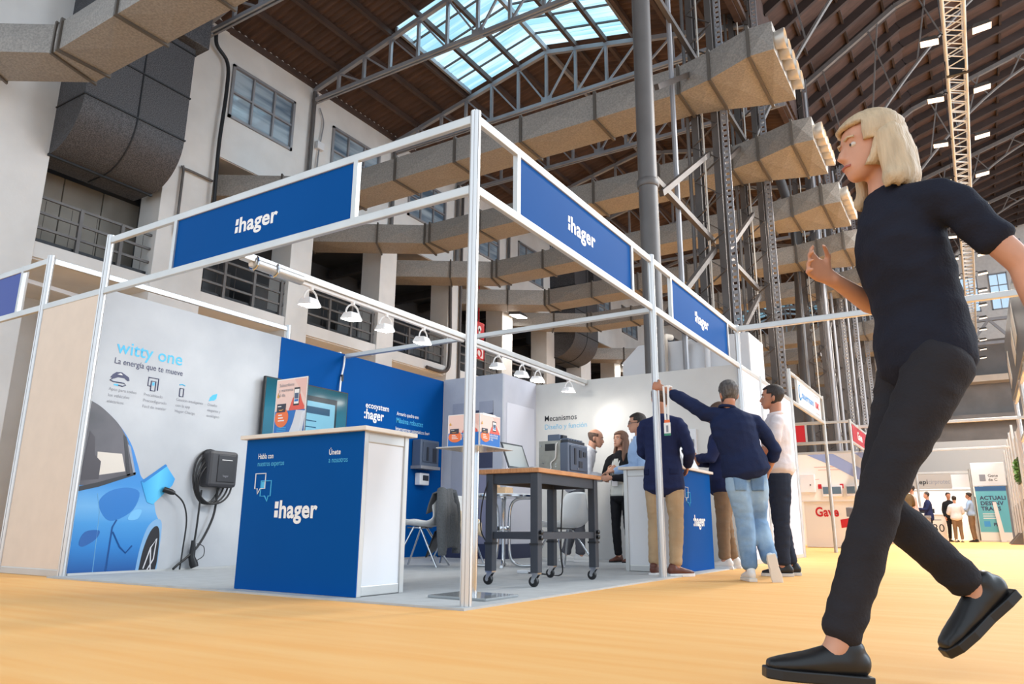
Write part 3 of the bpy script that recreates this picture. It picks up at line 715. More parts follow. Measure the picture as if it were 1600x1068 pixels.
onwall(smooth2([(.63, .03), (.65, .22), (.70, .40), (.78, .47), (.835, .43), (.84, .2), (.835, .03)]), .002, .003, 'car_print', mat('wheel_arch_print', (130, 175, 215), .4), w1)
onwall(wh, .003, .004, 'car_print', mat('tyre_print', (30, 28, 34), .5), w1)
strokey([(.70, .04), (.75, .22), (.80, .30), (.79, .12), (.74, .03)], 'car_print', mat('rim_print', (225, 222, 225), .4), w1, .006, L+.005)
strokey([(.75, .22), (.77, .03)], 'car_print', MATS['rim_print'], w1, .006, L+.005)
FLAP = gradmat('flap_print', [(0, (40, 150, 215)), (.5, (88, 196, 240)), (1, (40, 150, 220))], 1, .58, .92)
onwall([(.58, .80), (.80, .97), (.915, .84), (.895, .78), (.72, .60), (.66, .62)], .003, .006, 'car_print', FLAP, w1)
onwall([(.58, .80), (.80, .97), (.82, .955), (.61, .79)], .006, .007, 'car_print', mat('flap_edge_print', (20, 120, 195), .4), w1)
# charging station
cs = T('charging_station', 'black wall charging station with its cable looped round it', 'charger', (L, 1.34, .95))
MB().box((L, 1.17, .78), (L+.15, 1.5, 1.13)).build('housing', mat('charger_shell', (58, 58, 62), .45), cs, bevel=.03)
MB().box((L+.15, 1.26, .83), (L+.158, 1.46, 1.09)).build('front_cover', mat('charger_cover', (42, 42, 46), .35), cs, bevel=.008)
MB().box((L+.158, 1.30, 1.04), (L+.16, 1.42, 1.046)).build('status_light', INK, cs)
text('hager', 'lettering', GREYINK, cs, (L+.159, 1.32, .88), X, Z, .03)
CAB = mat('black_cable', (30, 30, 32), .5)
for j in range(4):
    pts = [(L+.04+.015*j+.01*math.sin(a*2+j), 1.24+.02*j+(.2+.012*j)*math.cos(a)*.8, .88-.02*j+(.26-.02*j)*math.sin(a)) for a in [2*PI*i/28 for i in range(28)]]
    MB().tube(pts, .009, 6, True).build('cable_loop', CAB, cs, .7)
MB().tube(smoothpath([(L+.05, 1.36, .78), (L+.05, 1.34, .5), (L+.05, 1.2, .22), (L+.06, 1.0, .06), (L+.08, .95, .03)], 6), .011, 6).build('supply_cable', CAB, cs, .7)
MB().tube(smoothpath([(L+.05, 1.18, .75), (L+.05, 1.17, .4), (L+.05, 1.16, .25)], 5), .009, 6).build('hanging_cable', CAB, cs, .7)
pl = T('charging_plug', 'black charging plug hanging from the looped cable near the floor', 'plug', (L+.05, 1.16, .05))
MB().tube([(L+.05, 1.15, .28), (L+.05, 1.155, .2), (L+.05, 1.15, .13), (L+.06, 1.17, .07), (L+.07, 1.18, .035)], [.018, .026, .03, .04, .036], 12).build('handle', BLACK, pl, .7)
MB().tube(smoothpath([(L+.07, 1.2, .1), (L+.06, 1.27, .14), (L+.05, 1.27, .22), (L+.05, 1.19, .25)], 5), .004, 5).build('cap_strap', CAB, pl)
ct = T('car_cable', 'black charging cable arching from the printed car flap to the floor', 'cable', (L+.05, 1.0, .03))
MB().tube([(L+.02, .80, .74), (L+.06, .86, .715), (L+.07, .885, .705)], [.026, .026, .016], 12).build('plug', BLACK, ct, .7)
MB().tube(smoothpath([(L+.07, .885, .705), (L+.08, .98, .62), (L+.07, 1.04, .46), (L+.06, 1.04, .2), (L+.06, 1.03, .02)], 6), .008, 6).build('lead', CAB, ct, .7)
# television
tv = T('television', 'flat television screen mounted where grey and blue wall meet', 'television', (L, 2.42, 1.25))
MB().box((L+.05, 1.79, 1.25), (L+.09, 3.04, 1.98)).build('casing', BLACK, tv, bevel=.006)
MB().box((L, 2.2, 1.45), (L+.05, 2.6, 1.8)).build('bracket', DARK, tv)
scr = MB().box((L+.09, 1.805, 1.27), (L+.0915, 3.025, 1.965)).build('screen', gradmat('tv_picture', [(0, (24, 92, 118)), (.55, (34, 108, 130)), (1, (30, 84, 98))], 2, 1.27, 1.96, .12), tv)
def tvq(y0, y1, z0, z1, m, d=.0925): return MB().box((L+.0915, y0, z0), (L+d, y1, z1)).build('screen_image', m, scr)
tvq(2.25, 2.86, 1.27, 1.86, mat('tv_bezel', (16, 40, 52), .2)); tvq(2.28, 2.83, 1.27, 1.80, mat('tv_page', (120, 178, 200), .2), .093)
tvq(2.32, 2.75, 1.66, 1.74, mat('tv_bar', (20, 72, 104), .2), .0935)
for z in (1.57, 1.5, 1.43): tvq(2.32, 2.55, z, z+.012, MATS['tv_bar'], .0935)
tvq(1.85, 2.2, 1.27, 1.36, mat('tv_desk', (40, 52, 66), .3))
c = pipe('power_cable', [(L+.03, 3.0, 2.44), (L+.03, 2.99, 2.3), (L+.03, 2.96, 2.15), (L+.04, 2.94, 1.98)], .011, INK, 'white power cable dropping from the cross rail to the television', 'cable')
MB().box((L+.02, 2.955, 2.12), (L+.045, 2.985, 2.2)).build('connector', BLACK, c)
# blue wall lettering and exhibits
BX = L+.005
text('ecosystem', 'lettering', INK, w1, (BX, 3.44, 1.87), X, Z, .105, fit=.44, bold=.018)
text(':hager', 'lettering', INK, w1, (BX, 3.42, 1.735), X, Z, .17, fit=.37, bold=.028)
text('Armario quadro evo', 'lettering', INK, w1, (BX, 4.04, 1.85), X, Z, .07, fit=.46, bold=.01)
text('Máxima robustez', 'lettering', CYAN, w1, (BX, 4.04, 1.75), X, Z, .10, fit=.56, bold=.006)
text('Interruptores automáticos hw+', 'lettering', INK, w1, (BX, 4.03, 1.65), X, Z, .07, fit=.72, bold=.01)
DEV = mat('device_grey', (86, 98, 118), .45); DEV2 = mat('device_dark', (40, 44, 54), .4)
bk = T('wall_breaker', 'grey circuit breaker mounted on the blue wall', 'circuit breaker', (L, 4.6, 1.2))
MB().box((L+.01, 4.38, 1.2), (L+.16, 4.78, 1.56)).build('housing', DEV, bk, bevel=.012)
MB().box((L+.16, 4.42, 1.26), (L+.175, 4.73, 1.53)).build('front_plate', mat('device_plate', (70, 80, 98), .4), bk, bevel=.006)
MB().box((L+.175, 4.49, 1.28), (L+.182, 4.53, 1.46)).build('handle', DEV2, bk); MB().box((L+.175, 4.62, 1.27), (L+.18, 4.7, 1.45)).build('display', DEV2, bk)
MB().box((L+.0, 4.37, 1.17), (L+.18, 4.79, 1.21)).build('terminal_strip', STEELL, bk)
tg = T('meter', 'small white meter fixed low on the blue wall above the jacket', 'meter', (L, 4.55, .95))
MB().box((L+.01, 4.46, .96), (L+.1, 4.66, 1.12)).build('housing', WHITE, tg, bevel=.01); MB().box((L+.1, 4.52, 1.02), (L+.104, 4.64, 1.09)).build('display', DEV2, tg)
text('Mecanismos', 'lettering', mat('dark_ink', (40, 42, 50), .5), wb, (-2.85, B-.001, 1.92), MY, Z, .115, fit=.52, bold=.01)
text('Diseño y función', 'lettering', mat('pale_blue_ink', (128, 190, 218), .5), wb, (-2.85, B-.001, 1.80), MY, Z, .105, fit=.68, bold=.004)
for (x, z, m) in ((-1.55, 1.3, WHITE), (-1.0, 1.25, WHITE)):
    t = T('switch_display', 'white sample board of switches on the back wall, %s' % ('left' if x < -1.2 else 'right'), 'panel', (x, B, z))
    MB().box((x, B-.03, z), (x+.4, B, z+.42)).build('board', m, t, bevel=.004)
    for i in range(3): MB().box((x+.05+i*.12, B-.04, z+.2), (x+.13+i*.12, B-.03, z+.29)).build('switch', STEELL, t, bevel=.004)
# ---- spotlights on the light rails
sp = None
aims = [(-4, .9, 1.4), (-4, 1.3, 1.3), (-4, 2.4, 1.2), (-4, 3.2, 1.2), (-3.6, 4.2, 1.0), (-2.2, 5.9, 1.3), (-1.4, 5.95, 1.6), (-1.3, 5.95, 1.5)]
for i, y in enumerate((.74, 1.24, 1.69, 2.26, 3.66, 4.21, 4.6, 5.45)):
    lab = 'white bracketed spotlight on the stand light rail, %s from the front' % ORD[i]
    if sp is None:
        sp = T('spotlight', lab, 'spotlight', (-2.18, y, 2.38), 'spotlights of the stand', local=True)
        MB().tube([(0, .075*math.cos(a), -.115+.09*math.sin(a)) for a in [PI*j/12 for j in range(13)]], .008, 6).build('bracket', INK, sp, .7)
        MB().lathe([(.02, -.03), (.02, .0)], (0, 0, 0), 12).build('adapter', INK, sp, .7)
        MB().add([(-.09, -.07, -.15), (.07, -.07, -.17), (.07, .07, -.17), (-.09, .07, -.15), (-.06, -.05, -.09), (.04, -.05, -.10), (.04, .05, -.10), (-.06, .05, -.09)],
                 [(0,3,2,1),(4,5,6,7),(0,1,5,4),(1,2,6,5),(2,3,7,6),(3,0,4,7)]).build('housing', INK, sp, bevel=.008)
        MB().add([(-.08, -.06, -.154), (.06, -.06, -.172), (.06, .06, -.172), (-.08, .06, -.154)], [(0, 3, 2, 1)]).build('lens', GLOW, sp, solid=.004)
    else: copy_tree(sp, (-2.18, y, 2.38), lab, rz=random.uniform(-.3, .3))
    lamp('spot_lamp', 'SPOT', (-2.2, y, 2.19), aims[i], 16, (1, .95, .88), .06, angle=1.5, blend=.8)
# ---- reception counters
def counter(label, x0, x1, y0, y1, h, blue_front, logo):
    t = T('counter', label, 'counter', ((x0+x1)/2, (y0+y1)/2, 0), 'blue reception counters')
    for x in (x0, x1):
        for y in (y0, y1): MB().box((x-.02, y-.02, .012), (x+.02, y+.02, h-.025)).build('post', ALU, t, bevel=.004)
    xs_ = (x0+.02, x1-.02); ys_ = (y0+.02, y1-.02)
    def pan(a, b, m): MB().box(a, b).build('panel', m, t)
    if blue_front == 'y':
        pan((x0-.02, y0-.028, .014), (x1+.02, y0-.02, h-.03), BLUE); pan((x1-.008, ys_[0], .05), (x1+.008, ys_[1], h-.09), WHITE)
        pan((x0-.008, ys_[0], .05), (x0+.008, ys_[1], h-.09), WHITE)
        raily(t, ys_[0], ys_[1], x1, .045, .06, .03); raily(t, ys_[0], ys_[1], x1, h-.06, .07, .03); raily(t, ys_[0], ys_[1], x0, h-.06, .07, .03)
    else:
        pan((x1+.02, y0-.02, .014), (x1+.028, y1+.02, h-.03), BLUE); pan((xs_[0], y0-.008, .05), (xs_[1], y0+.008, h-.09), WHITE)
        pan((xs_[0], y1-.008, .05), (xs_[1], y1+.008, h-.09), WHITE)
        railx(t, xs_[0], xs_[1], y0, .045, .06, .03); railx(t, xs_[0], xs_[1], y0, h-.06, .07, .03)
    MB().box((x0-.06, y0-.06, h-.028), (x1+.06, y1+.06, h)).build('top', mat('birch_edge_top', (226, 214, 200), .45, var=.05, scale=4), t, bevel=.004)
    return t
c1 = counter('blue reception counter with white side near the corner post', -1.87, -.82, .03, .42, 1.03, 'y', 1)
FY = .0015
text('hager', 'lettering', INK, c1, (-1.51, FY, .475), MY, Z, .155, fit=.35, bold=.03, label='large white logo lettering')
for dz in (0, .058): MB().box((-1.557, FY-.001, .475+dz), (-1.523, FY+.001, .52+dz)).build('logo_dot', INK, c1, bevel=.006)
text('Habla con', 'lettering', INK, c1, (-1.76, FY, .865), MY, Z, .05, fit=.15, bold=.012)
text('nuestros expertos', 'lettering', CYAN, c1, (-1.76, FY, .815), MY, Z, .05, fit=.26)
text('Únete', 'lettering', INK, c1, (-1.09, FY, .865), MY, Z, .05, fit=.1, bold=.012)
text('a nosotros', 'lettering', CYAN, c1, (-1.09, FY, .815), MY, Z, .05, fit=.165)
def bubble(parent, o, m, flip, xd=V((1,0,0)), s=1, name='speech_bubble'):
    pts = [(0, 0), (0, .1), (.1, .1), (.1, 0), (.055, 0), (.03, -.035), (.025, 0)] if not flip else [(0, 0), (0, .1), (.1, .1), (.1, 0), (.08, 0), (.072, -.035), (.045, 0)]
    return MB().tube([V(o)+xd*(u*s)+V((0,0,v*s)) for u, v in pts], .0045*s, 5, True).build(name, m, parent)
bubble(c1, (-1.77, FY, .665), INK, False); bubble(c1, (-1.71, FY, .615), CYAN, True)
MB().box((-1.708, FY-.001, .668), (-1.672, FY+.001, .71)).build('speech_bubble', CYAN, c1)
c2 = counter('white and blue counter where the visitors stand', -.6, -.08, 3.62, 4.6, 1.02, 'x', 1)
text(':hager', 'lettering', INK, c2, (-.051, 4.0, .45), X, Z, .15, fit=.38, bold=.03)
bubble(c2, (-.05, 3.78, .72), INK, False, V((0,1,0))); bubble(c2, (-.05, 3.84, .67), CYAN, True, V((0,1,0)))
t = T('sample_box', 'white sample box with black knobs on the visitors counter', 'box', (-.3, 4.3, 1.02))
MB().add([(-.25, 4.05, 1.02), (-.1, 4.05, 1.02), (-.1, 4.45, 1.02), (-.25, 4.45, 1.02), (-.25, 4.05, 1.25), (-.2, 4.05, 1.25), (-.2, 4.45, 1.25), (-.25, 4.45, 1.25)], [(0,3,2,1),(4,5,6,7),(0,1,5,4),(1,2,6,5),(2,3,7,6),(3,0,4,7)]).build('housing', WHITE, t, bevel=.006)
for z, xx in ((1.2, -.185), (1.08, -.125)): MB().lathe([(.025, 0), (.03, .02), (.02, .03)], (xx, 4.15, z), 14, 'x').build('knob', BLACK, t, .7)
# brochure holder on the counter
LEAF = mat('leaflet_peach', (238, 206, 196), .5); ORANGE = mat('orange_print', (238, 118, 62), .5); PRBLUE = mat('leaflet_blue', (20, 110, 190), .45); CARD = mat('card_print', (44, 46, 62), .45); CORAL = mat('hand_print', (226, 92, 76), .5)
ACR = mat('acrylic', (240, 244, 246), .06, trans=.95, spec=.5)
def advert(parent, o, xd, wd, ht, title=True):
    """the peach and blue leaflet: phone in a hand, gift card, orange disc"""
    o, xd = V(o), V(xd); nd = xd.cross(V((0,0,1)))
    def q(u0, v0, u1, v1, m, d, nm='print'):
        a = [o+xd*(u*wd)+V((0,0,v*ht)) for u, v in ((u0, v0), (u1, v0), (u1, v1), (u0, v1))]
        return MB().add([p+nd*(d-.0008) for p in a]+[p+nd*d for p in a], [(0,1,2,3),(7,6,5,4),(0,4,5,1),(1,5,6,2),(2,6,7,3),(3,7,4,0)]).build(nm, m, parent)
    def poly(pts, m, d):
        n = len(pts); a = [o+xd*(u*wd)+V((0,0,v*ht))+nd*d for u, v in pts]
        return MB().add(a, [tuple(range(n))]).build('print', m, parent, solid=.0008)
    q(0, 0, 1, 1, INK, 0); q(.02, .02, .98, .98, LEAF, .001); q(.02, .02, .98, .42, PRBLUE, .002)
    poly([(.58, .98), (.98, .98), (.98, .6)], mat('leaflet_peach_dark', (232, 190, 180), .5), .0015)
    poly([(.46, .42), (.56, .62), (.62, .68), (.80, .70), (.86, .58), (.95, .48), (.95, .42)], CORAL, .0025)
    q(.60, .50, .78, .82, BLACK, .003); q(.615, .53, .765, .79, INK, .0035); q(.63, .62, .75, .72, mat('phone_print', (70, 90, 120), .4), .004); q(.63, .57, .75, .61, PRBLUE, .004)
    poly([(.05+.2+.22*math.cos(a), .30+.17*math.sin(a)) for a in [2*PI*i/20 for i in range(20)]], ORANGE, .0028)
    q(.08, .40, .36, .55, CARD, .004); q(.11, .5, .22, .515, INK, .0045)
    poly([(.13, .45), (.18, .43), (.25, .43), (.31, .46), (.25, .445), (.18, .445)], mat('smile_print', (240, 170, 70), .5), .0045)
    poly([(.05, .68), (.09, .66), (.14, .69), (.1, .7), (.09, .76)], mat('gold_print', (214, 164, 60), .5), .003)
    for i in range(3): q(.14, .24+i*.05, .34-.04*i, .26+i*.05, INK, .0035)
    if title:
        for i, s_ in enumerate(('Subscríbete', 'y mantente', 'al día')):
            text(s_, 'lettering', GREYINK, parent, o+xd*(.1*wd)+V((0,0,(.86-.09*i)*ht))+nd*.002, xd, Z, .032)
        for i in range(3): q(.12, .06+.03*i, .42, .07+.03*i, CYAN, .003)
    else:
        for i, s_ in enumerate(('Subscríbete', 'y mantente', 'al día')):
            text(s_, 'lettering', INK, parent, o+xd*(.42*wd)+V((0,0,(.34-.07*i)*ht))+nd*.003, xd, Z, .022)
bh = T('brochure_holder', 'upright leaflet display on the reception counter', 'display', (-1.6, .12, 1.03))
MB().box((-1.75, .1, 1.03), (-1.44, .108, 1.43)).build('back_plate', ACR, bh)
MB().box((-1.75, .06, 1.03), (-1.44, .16, 1.034)).build('base', ACR, bh)
advert(bh, (-1.75, .098, 1.035), (1, 0, 0), .31, .395)
for i in range(5):
    o = MB().add([(-1.56+.004*i, .085-.007*i, 1.036), (-1.45, .085-.007*i, 1.036), (-1.44, .094-.006*i, 1.19-.004*i), (-1.53+.006*i, .094-.006*i, 1.2-.012*i)], [(0, 1, 2, 3)]).build('leaflet', mat('leaflet_white', (214, 214, 218), .6), None, solid=.004)
    tag(o, 'white folded leaflet in the counter leaflet display, %s from the back' % ORD[i], 'leaflet', 'leaflets in the display')
t = MB().box((-1.32, .05, 1.03), (-1.06, .22, 1.036)); t.box((-1.3, .06, 1.036), (-1.1, .2, 1.04))
tag(t.build('paper_stack', INK), 'white papers lying on the reception counter', 'papers')
tag(MB().add([(-.95, .15, 1.03), (-.82, .2, 1.03), (-.86, .34, 1.03), (-1.0, .3, 1.03), (-.95, .15, 1.036), (-.82, .2, 1.036), (-.86, .34, 1.036), (-1.0, .3, 1.036)], [(0,3,2,1),(4,5,6,7),(0,1,5,4),(1,2,6,5),(2,3,7,6),(3,0,4,7)]).build('tablet', DEV2, bevel=.002), 'dark tablet lying at the right end of the reception counter', 'tablet')
# ---- leaflet stand by the corner post
ls = T('leaflet_stand', 'acrylic floor stand with chrome pole behind the corner post', 'stand', (-.27, .45, 0))
MB().box((-.47, .27, .012), (-.05, .63, .028)).build('base_plate', mat('acrylic_plate', (205, 210, 212), .08, trans=.5, spec=.6), ls, bevel=.004)
MB().tube([(-.27, .47, .02), (-.27, .47, .9)], .018, 14).build('pole', CHROME, ls, .7)
MB().box((-.45, .28, .9), (-.1, .64, .908)).build('tray', mat('acrylic_tray', (225, 228, 230), .1, trans=.4, spec=.6), ls, bevel=.002)
bx = T('leaflet_box', 'folding leaflet box printed with a phone in a hand on the floor stand', 'box', (-.28, .46, .908))
MB().box((-.395, .33, .909), (-.155, .56, 1.1)).build('box_body', INK, bx)
advert(bx, (-.395, .3275, .91), (1, 0, 0), .24, .2, False); advert(bx, (-.1525, .33, .91), (0, 1, 0), .23, .2, False)
for i in range(3): MB().box((-.37+.08*i, .36, 1.1), (-.31+.08*i, .5, 1.115)).build('flap', INK, bx)
# ---- work bench with laptop and breaker
WOODT = mat('beech_top', (206, 148, 98), .45, rgb2=(186, 126, 80), scale=6, stretch=(12, 1, 4), detail=4)
FRM = mat('bench_frame_paint', (66, 70, 78), .45, .3, var=.06)
wbn = T('work_bench', 'wood topped work bench on black steel legs with castors', 'table', (-.56, 1.83, 0))
bx0, bx1, by0, by1 = -.85, -.29, 1.3, 2.37
MB().box((bx0, by0, .815), (bx1, by1, .848)).build('top', WOODT, wbn, bevel=.004)
LX, LY = (bx0+.12, bx1-.05), (by0+.05, by1-.07)
for x in LX:
    for y in LY:
        MB().box((x-.032, y-.032, .11), (x+.032, y+.032, .815)).build('leg', FRM, wbn, bevel=.005)
        MB().box((x-.037, y-.037, .30), (x+.037, y+.037, .315)).build('leg_collar', DARK, wbn)
        k_ = MB().box((x-.028, y-.028, .1), (x+.028, y+.028, .112)).build('caster', CHROME, wbn)
        for s_ in (-.02, .02): MB().add([(x+.025, y+s_-.002, .1), (x-.02, y+s_-.002, .1), (x-.035, y+s_-.002, .05), (x-.015, y+s_-.002, .045), (x+.025, y+s_+.002, .1), (x-.02, y+s_+.002, .1), (x-.035, y+s_+.002, .05), (x-.015, y+s_+.002, .045)], [(0,1,2,3),(7,6,5,4),(0,4,5,1),(1,5,6,2),(2,6,7,3),(3,7,4,0)]).build('fork', CHROME, k_)
        MB().lathe([(.012, -.018), (.034, -.016), (.038, -.008), (.038, .008), (.034, .016), (.012, .018)], (x-.02, y, .05), 18, 'y').build('wheel', BLACK, k_, .6)
        MB().lathe([(.014, -.02), (.014, .02)], (x-.02, y, .05), 10, 'y').build('hub', CHROME, k_, .6)
    MB().box((x-.02, LY[0], .34), (x+.02, LY[1], .39)).build('stretcher', FRM, wbn); MB().box((x-.02, LY[0], .74), (x+.02, LY[1], .815)).build('apron', FRM, wbn)
for y in LY: MB().box((LX[0], y-.02, .74), (LX[1], y+.02, .815)).build('apron', FRM, wbn); MB().box((LX[0], y-.02, .34), (LX[1], y+.02, .39)).build('stretcher', FRM, wbn)
for z in (.4, .44): 
    for y in LY: MB().lathe([(.014, 0), (.018, .02), (.008, .025)], (LX[1]+.032, y, z-.05), 12, 'x').build('knob', BLACK, wbn, .7)
lp = T('laptop', 'open grey laptop on the work bench', 'laptop', (-.5, 1.62, .848))
SIL = mat('laptop_silver', (168, 168, 166), .4, .5)
MB().box((-.62, 1.42, .85), (-.40, 1.74, .866)).build('base', SIL, lp, bevel=.004)
MB().box((-.58, 1.45, .866), (-.5, 1.71, .868)).build('keyboard', BLACK, lp)
def lid(u, v, d): return (-.62-.075*v-d, 1.42+u*.32, .866+.2*v)
MB().add([lid(u, v, d) for d in (0, .007) for u, v in ((0, 0), (1, 0), (1, 1), (0, 1))], [(0,1,2,3),(7,6,5,4),(0,4,5,1),(1,5,6,2),(2,6,7,3),(3,7,4,0)]).build('lid', DARK, lp)
MB().add([lid(u, v, d) for d in (-.0015, -.0005) for u, v in ((.05, .07), (.95, .07), (.95, .94), (.05, .94))], [(0,1,2,3),(7,6,5,4),(0,4,5,1),(1,5,6,2),(2,6,7,3),(3,7,4,0)]).build('screen', mat('laptop_screen', (188, 190, 186), .25), lp)
bk = T('bench_breaker', 'large metal circuit breaker standing on the work bench', 'circuit breaker', (-.48, 2.0, .848))
MB().box((-.62, 1.88, .85), (-.42, 2.22, 1.11)).build('side_plate', mat('galvanised_plate', (158, 156, 148), .35, .6, var=.12, scale=14), bk, bevel=.003)
MB().box((-.42, 1.87, .85), (-.345, 2.23, 1.09)).build('front_block', DEV, bk, bevel=.01)
MB().box((-.345, 1.9, .87), (-.335, 2.2, 1.07)).build('front_cover', mat('device_plate', (70, 80, 98), .4), bk, bevel=.004)
MB().box((-.56, 1.876, 1.03), (-.47, 1.882, 1.085)).build('vent', BLACK, bk)
MB().box((-.56, 1.92, 1.11), (-.45, 2.04, 1.165)).build('top_module', DEV, bk, bevel=.006); MB().box((-.45, 1.95, 1.12), (-.43, 2.02, 1.16)).build('top_display', DEV2, bk)
MB().box((-.44, 1.9, 1.09), (-.36, 2.2, 1.115)).build('terminal_row', DEV2, bk)
for j in range(6): MB().box((-.43, 1.92+.047*j, 1.115), (-.37, 1.945+.047*j, 1.13)).build('terminal', DEV, bk)
for (y0, y1, z0, z1) in ((1.96, 1.99, .92, 1.05), (2.05, 2.09, .98, 1.04), (2.12, 2.17, .99, 1.03), (2.04, 2.1, .9, .95)): MB().box((-.336, y0, z0), (-.33, y1, z1)).build('button_block', DEV2, bk)
for (y, z) in ((2.13, 1.0), (2.1, .93), (2.02, .89)): MB().lathe([(.007, 0), (.007, .004)], (-.335, y, z), 8, 'x').build('screw', CHROME, bk)
for (x, z) in ((-.6, 1.07), (-.5, .93), (-.46, .92), (-.46, .90), (-.45, .87), (-.58, .93)): MB().lathe([(.006, -.003), (.006, 0)], (x, 1.879, z), 8, 'y').build('screw', CHROME, bk)
MB().box((-.63, 1.9, .86), (-.62, 2.2, 1.07)).build('rear_plate', BLACK, bk)
MB().tube(smoothpath([(-.44, 1.96, 1.13), (-.45, 1.87, 1.08), (-.46, 1.868, .97), (-.5, 1.865, .93), (-.5, 1.86, .88), (-.54, 1.8, .856), (-.58, 1.75, .856)], 5), .004, 6).build('lead', INK, bk, .7)
pipe('bench_cable', [(-.73, 1.33, .81), (-.78, 1.3, .6), (-.8, 1.32, .4), (-.74, 1.33, .3)], .005, CAB, 'thin black cable hanging along the left bench leg', 'cable')
pipe('floor_cable', [(-.62, 2.3, .8), (-.66, 2.34, .5), (-.7, 2.4, .2), (-.75, 2.5, .03), (-1.0, 2.6, .02), (-1.25, 2.7, .02)], .006, CAB, 'black cable dropping behind the bench to the floor socket', 'cable')
tag(MB().box((-1.3, 2.66, .012), (-1.18, 2.76, .04)).build('socket_strip', WHITE, bevel=.006), 'small white socket strip on the grey carpet behind the bench', 'socket')
# ---- round table and chairs
rt = T('bistro_table', 'round white table on bent chrome tubes inside the stand', 'table', (-1.95, 3.45, 0))
tx, ty = -1.95, 3.45
MB().lathe([(.36, .735), (.375, .74), (.375, .758), (.37, .762)], (tx, ty, 0), 40).build('top', WHITE, rt, .6)
MB().lathe([(.372, .728), (.378, .735), (.378, .75), (.372, .752)], (tx, ty, 0), 40).build('edge', CHROME, rt, .6)
for i in range(4):
    a = PI/2*i+.5; u = V((math.cos(a), math.sin(a), 0)); o = V((tx, ty, 0))
    MB().tube(smoothpath([o+u*.30+V((0,0,.03)), o+u*.16+V((0,0,.035)), o+u*.075+V((0,0,.12)), o+u*.06+V((0,0,.4)), o+u*.075+V((0,0,.63)), o+u*.15+V((0,0,.715)), o+u*.32+V((0,0,.728))], 5), .016, 10).build('leg', CHROME, rt, .7)
MB().lathe([(.07, .38), (.075, .39), (.075, .42), (.07, .43)], (tx, ty, 0), 20).build('ring', CHROME, rt, .7)
wbx = MB().box((tx-.1, ty-.2, .762), (tx+.14, ty-.04, .83)); wbx.box((tx-.1, ty-.2, .83), (tx-.02, ty-.04, .86))
tag(wbx.build('wooden_box', mat('pale_wood', (214, 178, 138), .6, var=.1, scale=6, stretch=(1, 8, 8)), bevel=.003), 'pale wooden box on the round table', 'box')
def chair_proto(label, loc, rz):
    t = T('shell_chair', label, 'chair', loc, 'white shell chairs', local=True, rz=rz)
    prof = [(.24, .43), (.16, .445), (.05, .43), (-.08, .42), (-.16, .44), (-.205, .50), (-.235, .60), (-.26, .70), (-.28, .80)]
    pp = smoothpath([(0, y, z) for y, z in prof], 3)
    def fn(u, v):
        i = u*(len(pp)-1); a = pp[int(round(i))]; s = (v-.5)*2
        back = max(0, min(1, (a.z-.46)/.2)); wd = .225-.02*abs(u-.4)-(.06*max(0, (u-.85)/.15)); 
        return (s*wd, a.y+back*.09*s*s, a.z+(1-back)*.055*s**4-(.03*s**4*max(0, (u-.8)/.2)))
    MB().grid(fn, len(pp)-1, 12).build('shell', mat('white_shell', (236, 236, 234), .35), t, 1.2, solid=.012)
    for s_ in (-1, 1):
        MB().tube([(s_*.26, .22, .012), (s_*.14, .05, .41), (s_*.12, -.02, .41), (s_*.26, -.25, .012)], .011, 8).build('leg', CHROME, t, .7)
    for y in (.05, -.02): MB().tube([(-.14, y, .41), (.14, y, .41)], .01, 8).build('crossbar', CHROME, t, .7)
    MB().box((-.13, -.08, .405), (.13, .12, .415)).build('seat_plate', STEELG, t)
    return t
ch1 = chair_proto('white shell chair with a grey jacket hung on its back', (-2.74, 3.05, 0), math.radians(112))
ch2 = copy_tree(ch1, (-2.98, 4.05, 0), 'white shell chair with a beige coat on its seat', rz=math.radians(-130))
ch3 = copy_tree(ch1, (-1.55, 4.05, 0), 'empty white shell chair behind the work bench', rz=math.radians(75))
def in_chair(ch, p): return Matrix.LocRotScale(ch.location, ch.rotation_euler, None) @ V(p)
def ns(p, f, s=0): return noise.noise(V(p)*f+V((s, s*1.7, -s)))
JK = mat('grey_jacket_cloth', (96, 98, 100), .9, var=.15, scale=60, bump=.3, bscale=200)
jk = T('jacket', 'grey jacket draped over the back of the shell chair', 'jacket', (-2.45, 3.0, .1))
def jfn(u, v):
    s = (u-.5)*2; t_ = v
    if t_ < .22: y, z = -.19-.05*(1-t_/.22)*0, .60+.23*(t_/.22)
    else: y, z = -.315-.03*math.sin((t_-.22)*3), .83-.62*(t_-.22)/.78
    if t_ < .22: y = -.19-.07*(t_/.22)
    wd = .26+.03*t_; y += .07*s*s*(1 if t_ < .4 else .5)
    fold = .02*math.sin(s*9+t_*2)*min(1, max(0, t_-.2)*2.5)+.012*ns((s*2, t_*3, 0), 2)
    return in_chair(ch1, (s*wd, y-fold, z-.05*s*s))
MB().grid(jfn, 28, 30).build('back', JK, jk, 1.5, solid=.012)
for s_ in (-1, 1):
    pts = [in_chair(ch1, p) for p in ((s_*.22, -.27, .80), (s_*.29, -.29, .66), (s_*.31, -.30, .45), (s_*.30, -.31, .24), (s_*.29, -.31, .14))]
    MB().tube(smoothpath(pts, 5), [.05]*5+[.055]*5+[.05]*5+[.045]*5+[.042], 12).build('sleeve', JK, jk, 1.2)
def lin_fn(u, v): 
    s = (u-.5)*2
    return in_chair(ch1, (s*.2, -.2+.3*v*.3, .40-.26*v+.03*s))
MB().grid(lin_fn, 10, 8).build('lining', BLACK, jk, 1, solid=.01)
BEI = mat('beige_cloth', (222, 200, 168), .9, var=.1, scale=30, bump=.3, bscale=120)
ct_ = T('coat', 'crumpled beige coat lying on the far shell chair', 'coat', (-2.98, 4.05, .45))
